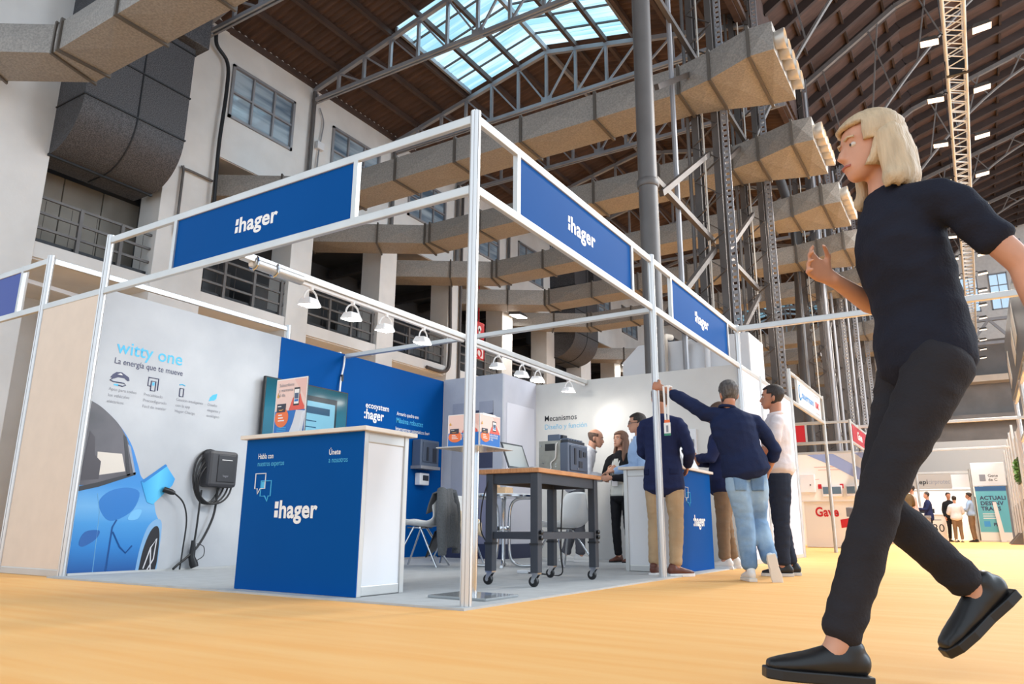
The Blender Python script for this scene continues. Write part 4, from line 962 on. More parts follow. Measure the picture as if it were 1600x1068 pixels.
def cfn(u, v):
    x, y = (u-.5)*.46, (v-.5)*.44
    z = .47+.12*max(0, 1-(x/.23)**2)*max(0, 1-(y/.24)**4)+.04*ns((x, y, 0), 9)+.02*ns((x, y, 2), 22)
    if v > .9: z -= (v-.9)*1.6
    return in_chair(ch2, (x, y+.04, z))
MB().grid(cfn, 26, 26).build('coat_cloth', BEI, ct_, 2, solid=.01)
# ================================================================== neighbouring stands
# left neighbour
BOUNCE_WHITE = mat('bounce_tinted_white', (226, 208, 190), .55, var=.03)  # white panel; the carpet's orange bounce light is put into its colour
tp = T('end_panel', 'tall white end panel coloured with orange bounce light between two aluminium posts at the left', 'panel', (-4.54, 0, 0))
MB().box((-5.0, -.012, .06), (-4.06, .012, 2.41)).build('panel', BOUNCE_WHITE, tp); railx(tp, -5.0, -4.06, 0, .03, .06); railx(tp, -5.02, -4.05, 0, HB, .06)
lf = T('neighbour_frame', 'aluminium frame of the stand at the far left edge', 'frame', (-5.05, 0, 0))
post_mesh(MB(), -5.04, 0, 0, HT+.02).build('post', ALU2, lf, .5); post_mesh(MB(), -5.04, 3, 0, HT+.02).build('post', ALU2, lf, .5)
for z in (HT-.03, HB): railx(lf, -8, -5.07, 0, z)
raily(lf, .03, 2.97, -5.04, HT-.03); MB().box((-5.56, -.018, HB), (-5.52, .018, HT)).build('mullion', ALU, lf)
t = T('plain_fascia', 'plain dark blue fascia sign at the left edge', 'sign', (-6.5, 0, 2.47))
MB().box((-7.6, -.008, 2.47), (-5.56, .008, 2.89)).build('panel', mat('dark_blue_print', (8, 52, 150), .4), t)
ln = S('wall_neighbour', 'white panel walls of the stand at the left edge', (-6, 3, 0))
for i in range(4): MB().box((-8+i*.99, 3.0, 0), (-8+(i+1)*.99-.01, 3.03, 2.47)).build('panel', WHITE, ln)
railx(ln, -8, -4.06, 3.0, 2.3, .08); railx(ln, -8, -4.06, 3.0, 2.47, .06)
rb = T('roll_up_banner', 'faded pink roll-up banner with a grey leaf at the left edge', 'banner', (-5.65, .7, 0))
MB().box((-6.3, .66, .05), (-5.42, .665, 2.0)).build('sheet', gradmat('banner_print', [(0, (206, 176, 160)), (.4, (222, 190, 176)), (1, (226, 200, 190))], 2, 0, 2), rb)
MB().box((-6.32, .62, .0), (-5.4, .72, .06)).build('base', ALU, rb, bevel=.01); MB().box((-6.31, .65, 2.0), (-5.41, .675, 2.03)).build('top_bar', DARK, rb)
MB().add([(-5.72, .658, .98), (-5.6, .658, 1.03), (-5.5, .658, 1.1), (-5.47, .658, 1.06), (-5.56, .658, 1.0), (-5.66, .658, .95)], [(0, 1, 2, 3, 4, 5)]).build('leaf_print', mat('leaf_ink', (150, 132, 126), .5), rb, solid=.001)
for z in (.55, .8, 1.5): MB().box((-6.2, .657, z), (-5.5, .66, z+.008)).build('print_line', mat('banner_line', (196, 164, 150), .5), rb)
t = T('ceiling_lamp', 'small white strip lamp under the gallery at the left', 'lamp', (-13, 3.6, 4.9))
MB().beam((-12.6, 2.6, 4.95), (-12.9, 4.5, 4.95), .08, .08).build('housing', WHITE, t); MB().box((-12.9, 4.3, 4.75), (-12.7, 4.5, 4.95)).build('end_cap', STEELL, t)
# white wall continuing along the aisle
wn_ = S('wall_aisle', 'white panel wall along the aisle behind the visitors', (0, 7.5, 0))
for i in range(3):
    MB().box((-.012, B+.03+i*1.0, .06), (.012, B+1.0+i*1.0, 2.42)).build('panel', mat('aisle_panel', (214, 217, 228), .5), wn_); raily(wn_, B+.03+i, B+1+i, 0, .03, .06); raily(wn_, B+.03+i, B+1+i, 0, HB, .06)
    post_mesh(MB(), 0, B+1.01+i, 0, 2.48).build('post', ALU, wn_, .5)
def sign_frame(label, x, ya, yb, name='sign_frame'):
    t = T(name, label, 'frame', (x, ya, 0), 'aluminium frames along the aisle')
    for y in (ya, yb): post_mesh(MB(), x, y, 0, HT+.02).build('post', ALU, t, .5)
    for z in (HT-.03, HB): raily(t, ya, yb, x, z)
    return t
sf = sign_frame('aluminium frame carrying the white blue-lettered sign', 0, 9.05, 12.05)
for y in (9.6, 11.75): MB().box((-.018, y-.02, HB), (.018, y+.02, HT)).build('mullion', ALU, sf)
for z in (2.05, 2.2): railx(sf, -3, 0, 12.0, z-.0 if z < 2.1 else HB)
sg = T('aisle_sign', 'white sign with blue and red lettering above the aisle', 'sign', (0, 10.7, 2.47))
MB().box((-.01, 9.62, 2.47), (.012, 11.73, 2.9)).build('panel', WHITE, sg)
text('sauermann', 'lettering', mat('sky_blue_ink', (60, 150, 220), .5), sg, (.013, 9.95, 2.62), X, Z, .19, fit=1.1, bold=.02)
text('KIMO', 'lettering', mat('crimson_ink', (200, 40, 70), .5), sg, (.013, 11.2, 2.62), X, Z, .17, fit=.4, bold=.03)
MB().tube([(.014, 9.8+.09*math.cos(a), 2.69+.13*math.sin(a)) for a in [PI*.4+2*PI*.7*i/14 for i in range(15)]], .012, 5).build('emblem', MATS['sky_blue_ink'], sg)
for z in (2.52, 2.85): MB().box((.012, 11.2, z), (.014, 11.6, z+.008)).build('print_line', NAVYINK, sg)
# red lettered stand
GY = 15.72
gf = T('red_stand_frame', 'aluminium frame of the stand with the red lettered counter', 'frame', (0, GY, 0))
for (x, y) in ((0, GY), (-3, GY), (0, 18.7)): post_mesh(MB(), x, y, 0, HT+.02).build('post', ALU, gf, .5)
for z in (HT-.03, HB, 2.2): railx(gf, -3, 0, GY, z)
for z in (HT-.03, HB): raily(gf, GY, 18.7, 0, z)
for x in (-1.0, -1.3): MB().box((x-.02, GY-.018, HB), (x+.02, GY+.018, HT)).build('mullion', ALU, gf)
rs = T('red_fascia', 'small plain red fascia panel beside the white polo shirt', 'sign', (-1.8, GY, 2.47))
MB().box((-2.6, GY-.01, 2.47), (-1.02, GY+.01, 2.9)).build('panel', RED, rs)
r2 = T('red_sign', 'dark red sign with white script on the aisle side', 'sign', (0, 17.3, 2.47))
MB().box((-.01, 16.0, 2.47), (.012, 18.5, 2.92)).build('panel', mat('wine_red_print', (160, 34, 52), .45), r2)
text('Gave', 'lettering', INK, r2, (.013, 16.8, 2.6), X, Z, .28, fit=.85, bold=.02)
wg = S('wall_red_stand', 'white printed walls of the stand with the red lettering', (-1.5, 18.7, 0))
MB().box((-3, 18.7, 0), (0, 18.74, 2.47)).build('panel', mat('warm_white_print', (236, 234, 228), .5), wg)
MB().box((-3, GY+.02, 0), (-2.97, 18.7, 2.47)).build('panel', WHITE, wg)
MB().prism([(-1.6, 2.45), (-.9, 2.1), (-.02, 1.55), (-.02, 2.45)], lambda u, v, d: (u, d, v), 18.692, 18.7).build('print', mat('periwinkle_print', (142, 160, 205), .5), wg)
MB().prism([(-.9, 2.45), (-.35, 2.45), (-.02, 2.15), (-.02, 1.9)], lambda u, v, d: (u, d, v), 18.688, 18.692).build('print', mat('pale_grey_print', (196, 200, 206), .5), wg)
for i, (x, z, wd) in enumerate(((-2.2, 1.45, .9), (-1.4, 1.78, 1.0), (-1.3, 1.7, .7))): MB().box((x, 18.694, z+.3), (x+wd, 18.7, z+.315)).build('print_line', mat('salmon_ink', (216, 170, 160), .5), wg)
def dbox(label, x, z, wd, ht, m, dark=True):
    t = T('distribution_box', label, 'electrical box', (x, 18.6, z), 'boxes on the white wall')
    MB().box((x, 18.56, z), (x+wd, 18.7, z+ht)).build('housing', WHITE, t, bevel=.012)
    if dark: MB().box((x+.02, 18.55, z+.07), (x+wd-.02, 18.562, z+ht-.04)).build('door', mat('smoked_door', (96, 120, 140), .15), t, bevel=.006)
    else:
        MB().lathe([(.02, -.012), (.02, 0)], (x+wd*.7, 18.56, z+ht*.4), 10, 'y').build('lock', BLACK, t)
dbox('plain white distribution box at the left of the white wall', -1.78, 1.4, .38, .5, WHITE, False)
dbox('wide distribution box with smoked door, left one behind the red lettered counter', -1.22, 1.28, .5, .3, WHITE)
dbox('wide distribution box with smoked door, right one beside the bin', -.62, 1.28, .4, .3, WHITE)
for i, x in enumerate((-1.34, -.78)):
    tag(MB().box((x, 18.68, 1.5), (x+.09, 18.7, 1.62)).build('price_tag', RED), 'small red tag on the white wall, %s one' % ('left' if i == 0 else 'right'), 'tag')
gc = T('red_letter_counter', 'white counter with red script lettering', 'counter', (-.65, 16, 0))
MB().box((-1.22, 15.85, .01), (-.1, 16.3, 1.06)).build('body', mat('warm_white', (232, 228, 222), .5), gc, bevel=.004); MB().box((-1.27, 15.8, 1.06), (-.05, 16.35, 1.09)).build('top', WHITE, gc)
text('Gave', 'lettering', RED, gc, (-.97, 15.846, .72), MY, Z, .30, fit=.52, bold=.03)
MB().add([(-.42, 15.845, .45), (-.11, 15.845, .5), (-.11, 15.845, .7), (-.43, 15.845, .64)], [(0, 1, 2, 3)]).build('print', RED, gc, solid=.004)
tag(MB().box((-1.9, 16.1, .4), (-1.4, 16.5, .9)).build('black_bag', BLACK, bevel=.08), 'black bag behind the red lettered counter', 'bag')
bn = T('recycling_bin', 'grey cardboard recycling bin with recycling symbol on the orange carpet', 'bin', (.4, 12.6, 0))
CBD = mat('grey_cardboard', (150, 152, 156), .7, var=.04); CBD2 = mat('blue_grey_cardboard', (150, 162, 184), .7)
MB().box((.24, 12.4, 0), (.55, 12.8, .68)).build('body', CBD, bn, bevel=.004)
MB().box((.55, 12.41, 0), (.553, 12.79, .67)).build('side_print', CBD2, bn)
MB().add([(.20, 12.36, .66), (.60, 12.36, .66), (.60, 12.84, .66), (.20, 12.84, .66), (.2, 12.36, .83), (.6, 12.36, .79), (.6, 12.84, .83), (.2, 12.84, .85)], [(0,3,2,1),(4,5,6,7),(0,1,5,4),(1,2,6,5),(2,3,7,6),(3,0,4,7)]).build('lid', mat('dark_cardboard', (118, 118, 126), .7), bn, bevel=.004)
MB().box((.34, 12.395, .53), (.43, 12.4, .55)).build('hand_hole', BLACK, bn)
MB().tube([(.4+.045*math.cos(a), 12.397, .14+.045*math.sin(a)) for a in (PI/2, PI*7/6, PI*11/6)], .005, 5, True).build('symbol', DARK, bn)
for z in (.72, .35, .1): MB().box((.553, 12.55, z), (.556, 12.62, z+.06)).build('symbol', INK, bn)
# far stands on the left of the aisle
fw_ = S('wall_far_left', 'white panel walls of the far stands on the left', (0, 21, 0))
for i, y in enumerate((18.8, 19.8, 20.8)):
    MB().box((-.012, y, .05), (.012, y+.98, 2.44)).build('panel', WHITE, fw_); post_mesh(MB(), 0, y+.99, 0, 2.5).build('post', ALU, fw_, .5)
for i in range(4): MB().box((-3+i*.75, 25.5, 0), (-3+(i+1)*.75-.02, 25.53, 2.45)).build('panel', mat('dim_panel', (196, 196, 198), .5), fw_)
for i in range(3): MB().box((-.012, 25.6+i, 0), (.012, 26.57+i, 2.45)).build('panel', WHITE, fw_); post_mesh(MB(), 0, 26.58+i, 0, 2.5).build('post', ALU, fw_, .5)
ff = sign_frame('bare aluminium frame beyond the row of white panels', 0, 21.9, 25.4)
fc = T('bar_counter', 'pale bar counter with a coffee machine beyond the panels', 'counter', (-.35, 23.2, 0))
MB().box((-.75, 23.0, 0), (.1, 23.5, 1.02)).build('body', mat('warm_white', (232, 228, 222), .5), fc); MB().box((-.8, 22.95, 1.02), (.15, 23.55, 1.06)).build('top', WHITE, fc)
cm = T('coffee_machine', 'black coffee machine on the far bar counter', 'coffee machine', (-.35, 23.2, 1.06))
MB().box((-.45, 23.05, 1.06), (-.2, 23.4, 1.1)).build('base', BLACK, cm); MB().box((-.45, 23.2, 1.1), (-.2, 23.4, 1.4)).build('body', BLACK, cm, bevel=.02); MB().box((-.43, 23.05, 1.32), (-.22, 23.25, 1.46)).build('head', BLACK, cm, bevel=.02)
tag(MB().lathe([(.06, 0), (.07, .05), (.05, .16), (.03, .22), (.01, .23)], (-.1, 23.15, 1.06), 12).build('kettle', DARK, None, .7), 'dark kettle beside the coffee machine', 'kettle')
b2 = T('carton_bin', 'brownish grey carton bin beside the far visitors', 'bin', (.8, 24.2, 0))
MB().box((.62, 24.0, 0), (1.0, 24.4, .8)).build('body', mat('brown_grey_card', (168, 156, 150), .7), b2, bevel=.004); MB().box((.6, 23.98, .8), (1.02, 24.42, .86)).build('lid', CBD, b2); MB().box((.76, 23.995, .62), (.86, 24.0, .64)).build('hand_hole', BLACK, b2)
# far cross stand
YF = 31.0
cf = T('far_stand_frame', 'frame and grey fascia of the far lit stand', 'frame', (.8, YF, 0))
for x in (-.6, .35, 2.2): post_mesh(MB(), x, YF, 0, 2.75, .05).build('post', ALU, cf, .5)
MB().box((-.6, YF-.02, 2.0), (1.55, YF+.02, 2.6)).build('fascia', mat('fascia_grey', (176, 170, 164), .5), cf); MB().box((1.55, YF-.015, 2.05), (2.15, YF+.015, 2.55)).build('fascia', WHITE, cf)
MB().box((-.6, YF-.03, 1.9), (2.2, YF+.03, 1.98)).build('rail', ALU, cf); MB().box((-.6, YF-.03, 2.6), (2.2, YF+.03, 2.68)).build('rail', ALU, cf)
text('aepi', 'lettering', DARK, cf, (.3, YF-.022, 2.2), MY, Z, .26, bold=.02); text('cirprotec', 'lettering', GREYINK, cf, (.75, YF-.022, 2.2), MY, Z, .26, fit=.75, bold=.01)
cw = S('wall_far_stand', 'white lit walls of the far stand', (.8, 33.4, 0))
MB().box((-1, 33.4, 0), (2.6, 33.43, 2.5)).build('panel', mat('lit_white', (244, 242, 236), .5), cw); MB().box((2.3, YF, 0), (2.33, 33.4, 2.5)).build('panel', WHITE, cw); MB().box((-1, YF, 0), (-.97, 33.4, 2.5)).build('panel', WHITE, cw)
lamp('stand_lamp', 'AREA', (.8, 32.2, 2.45), (.8, 32.3, 0), 30, (1, .95, .88), 2, 1)
for i in range(4):
    o = MB().box((-.2+i*.65, 31.2, 2.42), (-.05+i*.65, 31.35, 2.5)).build('downlight', GLOWS); tag(o, 'small downlight of the far stand, %s from the left' % ORD[i], 'lamp', 'downlights of the far stand')
c3 = T('anniversary_counter', 'pale counter with the number thirty in the far stand', 'counter', (.75, YF-.4, 0))
MB().box((.25, YF-.6, 0), (1.2, YF-.2, .98)).build('body', mat('warm_white', (232, 228, 222), .5), c3); MB().box((.22, YF-.63, .98), (1.23, YF-.17, 1.02)).build('top', WHITE, c3)
text('30', 'lettering', DARK, c3, (.72, YF-.605, .35), MY, Z, .42, bold=.0); MB().box((.45, YF-.604, .78), (1.05, YF-.602, .81)).build('print_line', GREYINK, c3)
for i, x in enumerate((.3, .62)):
    t = T('desk_photo', 'small framed product picture on the far counter, %s' % ('left' if i == 0 else 'right'), 'picture', (x, YF-.4, 1.02))
    MB().box((x, YF-.42, 1.02), (x+.26, YF-.4, 1.3)).build('frame', INK, t); MB().box((x+.03, YF-.424, 1.06), (x+.23, YF-.42, 1.22)).build('picture', DARK, t)
tag(MB().box((2.0, 31.4, 0), (2.28, 31.9, 1.7)).build('shelf_unit', STEELG, bevel=.02), 'grey shelf unit at the right side of the far stand', 'shelf')
tn = T('teal_banner', 'tall teal banner with dark capital lettering at the end of the aisle', 'banner', (2.75, YF-.4, 0))
MB().box((2.3, YF-.42, .05), (3.3, YF-.38, 2.05)).build('sheet', gradmat('teal_print', [(0, (226, 228, 228)), (.14, (222, 228, 230)), (.16, (96, 178, 196)), (.9, (104, 184, 202)), (.92, (50, 98, 150)), (1, (50, 98, 150))], 2, .05, 2.05), tn)
MB().box((2.25, YF-.44, 0), (3.35, YF-.36, .05)).build('base', ALU, tn)
for i, s_ in enumerate(('ACTUALI', 'DESENV', 'TRANS')): text(s_, 'lettering', NAVYINK, tn, (2.42, YF-.423, 1.55-.2*i), MY, Z, .2, bold=.03)
text('PER', 'lettering', NAVYINK, tn, (2.75, YF-.423, .58), MY, Z, .16, bold=.03)
for i in range(3): MB().box((2.45, YF-.422, .85+.08*i), (2.95, YF-.421, .875+.08*i)).build('print_line', INK, tn)
MB().box((2.45, YF-.424, .55), (2.65, YF-.421, .75)).build('emblem', MATS['sky_blue_ink'], tn)
hb = T('header_box', 'white header board with a grey emblem above the teal banner', 'sign', (2.8, YF-.3, 2.05))
MB().box((2.25, YF-.36, 2.07), (3.35, YF-.1, 2.95)).build('board', WHITE, hb, bevel=.01); MB().box((2.5, YF-.365, 2.25), (2.7, YF-.36, 2.5)).build('emblem', GREYINK, hb)
text('Gene', 'lettering', DARK, hb, (2.78, YF-.362, 2.4), MY, Z, .15, bold=.01); text('de C', 'lettering', DARK, hb, (2.78, YF-.362, 2.25), MY, Z, .15, bold=.01)
for x in (2.4, 3.2): MB().box((x, YF-.3, 0), (x+.05, YF-.25, 2.07)).build('leg', ALU, hb)
wt = T('white_totem', 'narrow white totem leaning beside the teal banner', 'totem', (3.0, YF-.9, 0))
MB().add([(2.92, YF-.95, 0), (3.08, YF-.95, 0), (3.08, YF-.85, 0), (2.92, YF-.85, 0), (2.8, YF-.95, 1.45), (2.92, YF-.95, 1.45), (2.92, YF-.85, 1.45), (2.8, YF-.85, 1.45)], [(0,3,2,1),(4,5,6,7),(0,1,5,4),(1,2,6,5),(2,3,7,6),(3,0,4,7)]).build('board', WHITE, wt); MB().box((2.85, YF-1, 0), (3.15, YF-.8, .02)).build('foot', ALU, wt)
tag(MB().box((-3.2, 34.5, 2.6), (4, 34.7, 4.2)).build('trim_3', mat('dim_band', (150, 148, 146), .6), None), 'grey service band behind the far stand', kind='structure')
# portal beams across the aisle
for i, (y, x1) in enumerate(((B, 4.2), (17.0, 3.6), (24.2, 3.6))):
    t = T('portal_beam', 'flat aluminium beam spanning the aisle, %s' % ('at the corner stand', 'second one', 'third one')[i], 'beam', (1.7, y, HT), 'beams over the aisle')
    MB().box((.02, y-.03, HT-.055), (x1, y+.03, HT+.015)).build('beam', ALU, t, bevel=.006)
    MB().box((-.03, y-.04, HT-.07), (.03, y+.04, HT+.03)).build('bracket', ALU2, t)
# stands on the right of the aisle
rsn = S('wall_right', 'panel walls of the stands on the right side of the aisle', (3.45, 22, 0))
for i in range(7):
    y = 17.6+i*2
    MB().box((3.42, y, .05), (3.44, y+1.95, 1.25)).build('panel', mat('mid_grey_panel', (150, 146, 144), .5), rsn)
    MB().box((3.42, y, 1.25), (3.44, y+1.95, 3.3 if i > 1 else 2.9)).build('panel', mat('pale_panel', (220, 220, 220), .4), rsn)
    MB().box((3.38, y-.03, 0), (3.44, y+.03, 3.3 if i > 1 else 2.9)).build('post', ALU, rsn)
MB().box((3.4, 30.2, 0), (3.43, 31.5, 3.3)).build('panel', WHITE, rsn)
rf_ = T('right_stand_frame', 'white aluminium frame at the right edge of the picture', 'frame', (3.42, 14, 0))
for y in (11.6, 12.6, 14.6, 17.5): post_mesh(MB(), 3.42, y, 0, 3.4, .05).build('post', ALU2, rf_, .5)
for z in (3.35, 2.45): raily(rf_, 9.5, 17.5, 3.42, z, .08, .06)
ts = T('tall_sign', 'tall dark grey sign board with pale print high at the right edge', 'sign', (3.4, 14, 3.4))
MB().box((3.36, 9.6, 3.4), (3.42, 17.6, 4.75)).build('board', mat('sign_grey', (92, 98, 108), .4), ts, bevel=.01)
for y, z, a in ((12.6, 3.9, .5), (13.6, 3.75, .4), (16.2, 3.7, .5)): MB().add([(3.355, y, z), (3.355, y+.8, z-.1), (3.355, y+1.0, z+a), (3.355, y+.3, z+a+.2)], [(0, 1, 2, 3)]).build('print', mat('pale_sign_print', (206, 206, 202), .5), ts, solid=.004)
gp = T('green_wall', 'green planted panel behind the frame on the right', 'plant', (3.6, 20, 1.3))
mb = MB()
for i in range(260):
    c = V((3.38+random.uniform(-.05, .03), 20.2+random.uniform(0, 1.6), 1.7+random.uniform(0, .55))); d = V((random.uniform(-1, 0), random.uniform(-1, 1), random.uniform(-1, 1))).normalized()*.07; e_ = d.orthogonal().normalized()*.025
    mb.add([c, c+d*.5+e_, c+d, c+d*.5-e_], [(0, 1, 2, 3)])
mb.build('foliage', mat('leaf_green', (86, 128, 44), .6, var=.4, scale=9), gp)['kind'] = 'stuff'
MB().box((3.38, 20.2, 1.65), (3.41, 21.8, 2.3)).build('backing', mat('moss', (60, 80, 40), .8), gp)
for i, y in enumerate((24.6, 26.4)):
    t = T('floor_easel', 'low grey wedge foot beside the right stand wall, %s' % ('near' if i == 0 else 'far'), 'stand', (3.2, y, 0))
    MB().add([(3.05, y, 0), (3.4, y, 0), (3.4, y+.3, 0), (3.05, y+.3, 0), (3.36, y, .35), (3.4, y, .35), (3.4, y+.3, .35), (3.36, y+.3, .35)], [(0,3,2,1),(4,5,6,7),(0,1,5,4),(1,2,6,5),(2,3,7,6),(3,0,4,7)]).build('wedge', STEELG, t)
# ================================================================== people
def loft(mb, st, ref, n=14, cap=True):
    """st: (centre, rx, ry); rx along ref"""
    C = [V(s[0]) for s in st]; m = len(st); rings = []; ref = V(ref)
    def ring(c, d, rx, ry):
        u = ref-d*ref.dot(d)
        u = u.normalized() if u.length > 1e-4 else d.orthogonal().normalized()
        w_ = d.cross(u)
        return [c+u*(rx*math.cos(2*PI*k/n))+w_*(ry*math.sin(2*PI*k/n)) for k in range(n)]
    T_ = []
    for i in range(m):
        d = (C[min(i+1, m-1)]-C[max(i-1, 0)]); T_.append(d.normalized() if d.length > 1e-6 else V((0,0,1)))
    if cap:
        r0 = min(st[0][1], st[0][2]); rings += [ring(C[0]-T_[0]*r0*.5, T_[0], st[0][1]*.35, st[0][2]*.35), ring(C[0]-T_[0]*r0*.35, T_[0], st[0][1]*.75, st[0][2]*.75)]
    for i in range(m): rings.append(ring(C[i], T_[i], st[i][1], st[i][2]))
    if cap:
        r1 = min(st[-1][1], st[-1][2]); rings += [ring(C[-1]+T_[-1]*r1*.35, T_[-1], st[-1][1]*.75, st[-1][2]*.75), ring(C[-1]+T_[-1]*r1*.5, T_[-1], st[-1][1]*.35, st[-1][2]*.35)]
    vs = [p for r in rings for p in r]; M_ = len(rings); fs = []
    for i in range(M_-1):
        for k in range(n): fs.append((i*n+k, i*n+(k+1) % n, (i+1)*n+(k+1) % n, (i+1)*n+k))
    fs += [tuple(range(n-1, -1, -1)), tuple((M_-1)*n+k for k in range(n))]
    mb.add(vs, fs)
def fuse(mb, name, voxel, it=6, wrinkle=0, wf=13, seed=0, gravity=1.8, m=None, parent=None, flat=None):
    me = mb.mesh('tmp'); o = bpy.data.objects.new('tmp', me); COL.objects.link(o)
    r = o.modifiers.new('r', 'REMESH'); r.mode = 'VOXEL'; r.voxel_size = voxel; r.use_smooth_shade = True
    s_ = o.modifiers.new('s', 'SMOOTH'); s_.iterations = it; s_.factor = .5
    out = bpy.data.meshes.new_from_object(o.evaluated_get(bpy.context.evaluated_depsgraph_get()))
    bpy.data.objects.remove(o); bpy.data.meshes.remove(me)
    if wrinkle:
        ns_ = [v.normal.copy() for v in out.vertices]
        for v, nn in zip(out.vertices, ns_):
            p = v.co; q = V((p.x*.8, p.y*.8, p.z*gravity))*wf
            a = noise.noise(q+V((seed, 3*seed, 0))); b = noise.noise(q*2.1+V((0, seed, seed)))
            v.co = p+nn*wrinkle*((1-abs(a)*2.2)*.9+b*.5)
    out.name = name
    out.polygons.foreach_set('use_smooth', [True]*len(out.polygons))
    out.materials.clear()
    return obj(name, out, m, parent)
def mix(a, b, t): return V(a)*(1-t)+V(b)*t
HEADS = [(.000, .020, .086, .050), (.015, .036, .096, .025), (.035, .050, .098, -.01), (.055, .058, .098, -.045), (.08, .065, .096, -.070), (.11, .071, .090, -.088), (.14, .0745, .094, -.098), (.17, .072, .086, -.098), (.195, .062, .066, -.085), (.213, .045, .036, -.062), (.224, .018, .004, -.03)]
def headsec(z):
    for a, b in zip(HEADS[:-1], HEADS[1:]):
        if z <= b[0]:
            t = (z-a[0])/(b[0]-a[0]); return [a[i]*(1-t)+b[i]*t for i in range(1, 4)]
    return list(HEADS[-1][1:])
def hand(mb, wr, d, pn, side, curl, s, spread=1.0):
    """wr wrist, d along the hand, pn palm normal (palm faces pn), side: +1 thumb on d x pn side"""
    d = V(d).normalized(); pn = V(pn); pn = (pn-d*pn.dot(d)).normalized(); lat = d.cross(pn)*side
    loft(mb, [(wr-d*.03*s, .026*s, .02*s), (wr+d*.02*s, .032*s, .017*s), (wr+d*.055*s, .041*s, .015*s), (wr+d*.09*s, .041*s, .013*s)], lat, 12)
    for i, (off, L_) in enumerate(((.032, .068), (.011, .078), (-.011, .072), (-.032, .056))):
        p = wr+d*.088*s+lat*off*s; dd = (d+lat*off*3*spread).normalized(); a = curl*(.8+.12*i)
        pts = [p-dd*.01*s]; ang = a*.45
        for sg in (.45, .32, .28):
            q = dd*math.cos(ang)+pn*math.sin(ang); pts.append(pts[-1]+q*L_*sg*s*1.1); ang += a*.62
        loft(mb, [(pts[0], .0095*s, .0095*s), (pts[1], .009*s, .009*s), (pts[2], .0083*s, .0083*s), (pts[3], .007*s, .007*s)], lat, 8)
    b = wr+d*.022*s+lat*.026*s; t1 = b+(lat*.75+d*.6+pn*.25*curl).normalized()*.042*s; t2 = t1+(lat*.25+d*.85+pn*.5*curl).normalized()*.032*s; t3 = t2+(d*.9+pn*.6*curl-lat*.1).normalized()*.024*s
    loft(mb, [(b-lat*.01*s, .014*s, .013*s), (t1, .011*s, .011*s), (t2, .0095*s, .0095*s), (t3, .0075*s, .0075*s)], pn, 8)
def stand(loc, ang, h):
    s = h/1.75; a = math.radians(ang); f = V((math.cos(a), math.sin(a), 0)); r = V((f.y, -f.x, 0)); o = V(loc)
    P = lambda x, y, z: o+(r*x+f*y+V((0,0,z)))*s
    return dict(f=f, r=r, s=s, P=P, pelvis=P(0, 0, .95), waist=P(0, .0, 1.08), chest=P(0, .005, 1.28), neck=P(0, -.01, 1.45), head=P(0, .005, 1.525), hf=f.copy(), hu=V((0,0,1)),
        shL=P(-.175, -.01, 1.395), shR=P(.175, -.01, 1.395), elL=P(-.235, -.03, 1.11), elR=P(.235, -.03, 1.11), wrL=P(-.235, .07, .87), wrR=P(.235, .07, .87),
        hipL=P(-.09, 0, .90), hipR=P(.09, 0, .90), knL=P(-.10, .015, .50), knR=P(.10, .015, .50), anL=P(-.105, -.03, .09), anR=P(.105, -.03, .09), ftL=f.copy(), ftR=f.copy(), fuL=V((0,0,1)), fuR=V((0,0,1)),
        hdL=None, hdR=None, pnL=None, pnR=None, cuL=.5, cuR=.5)
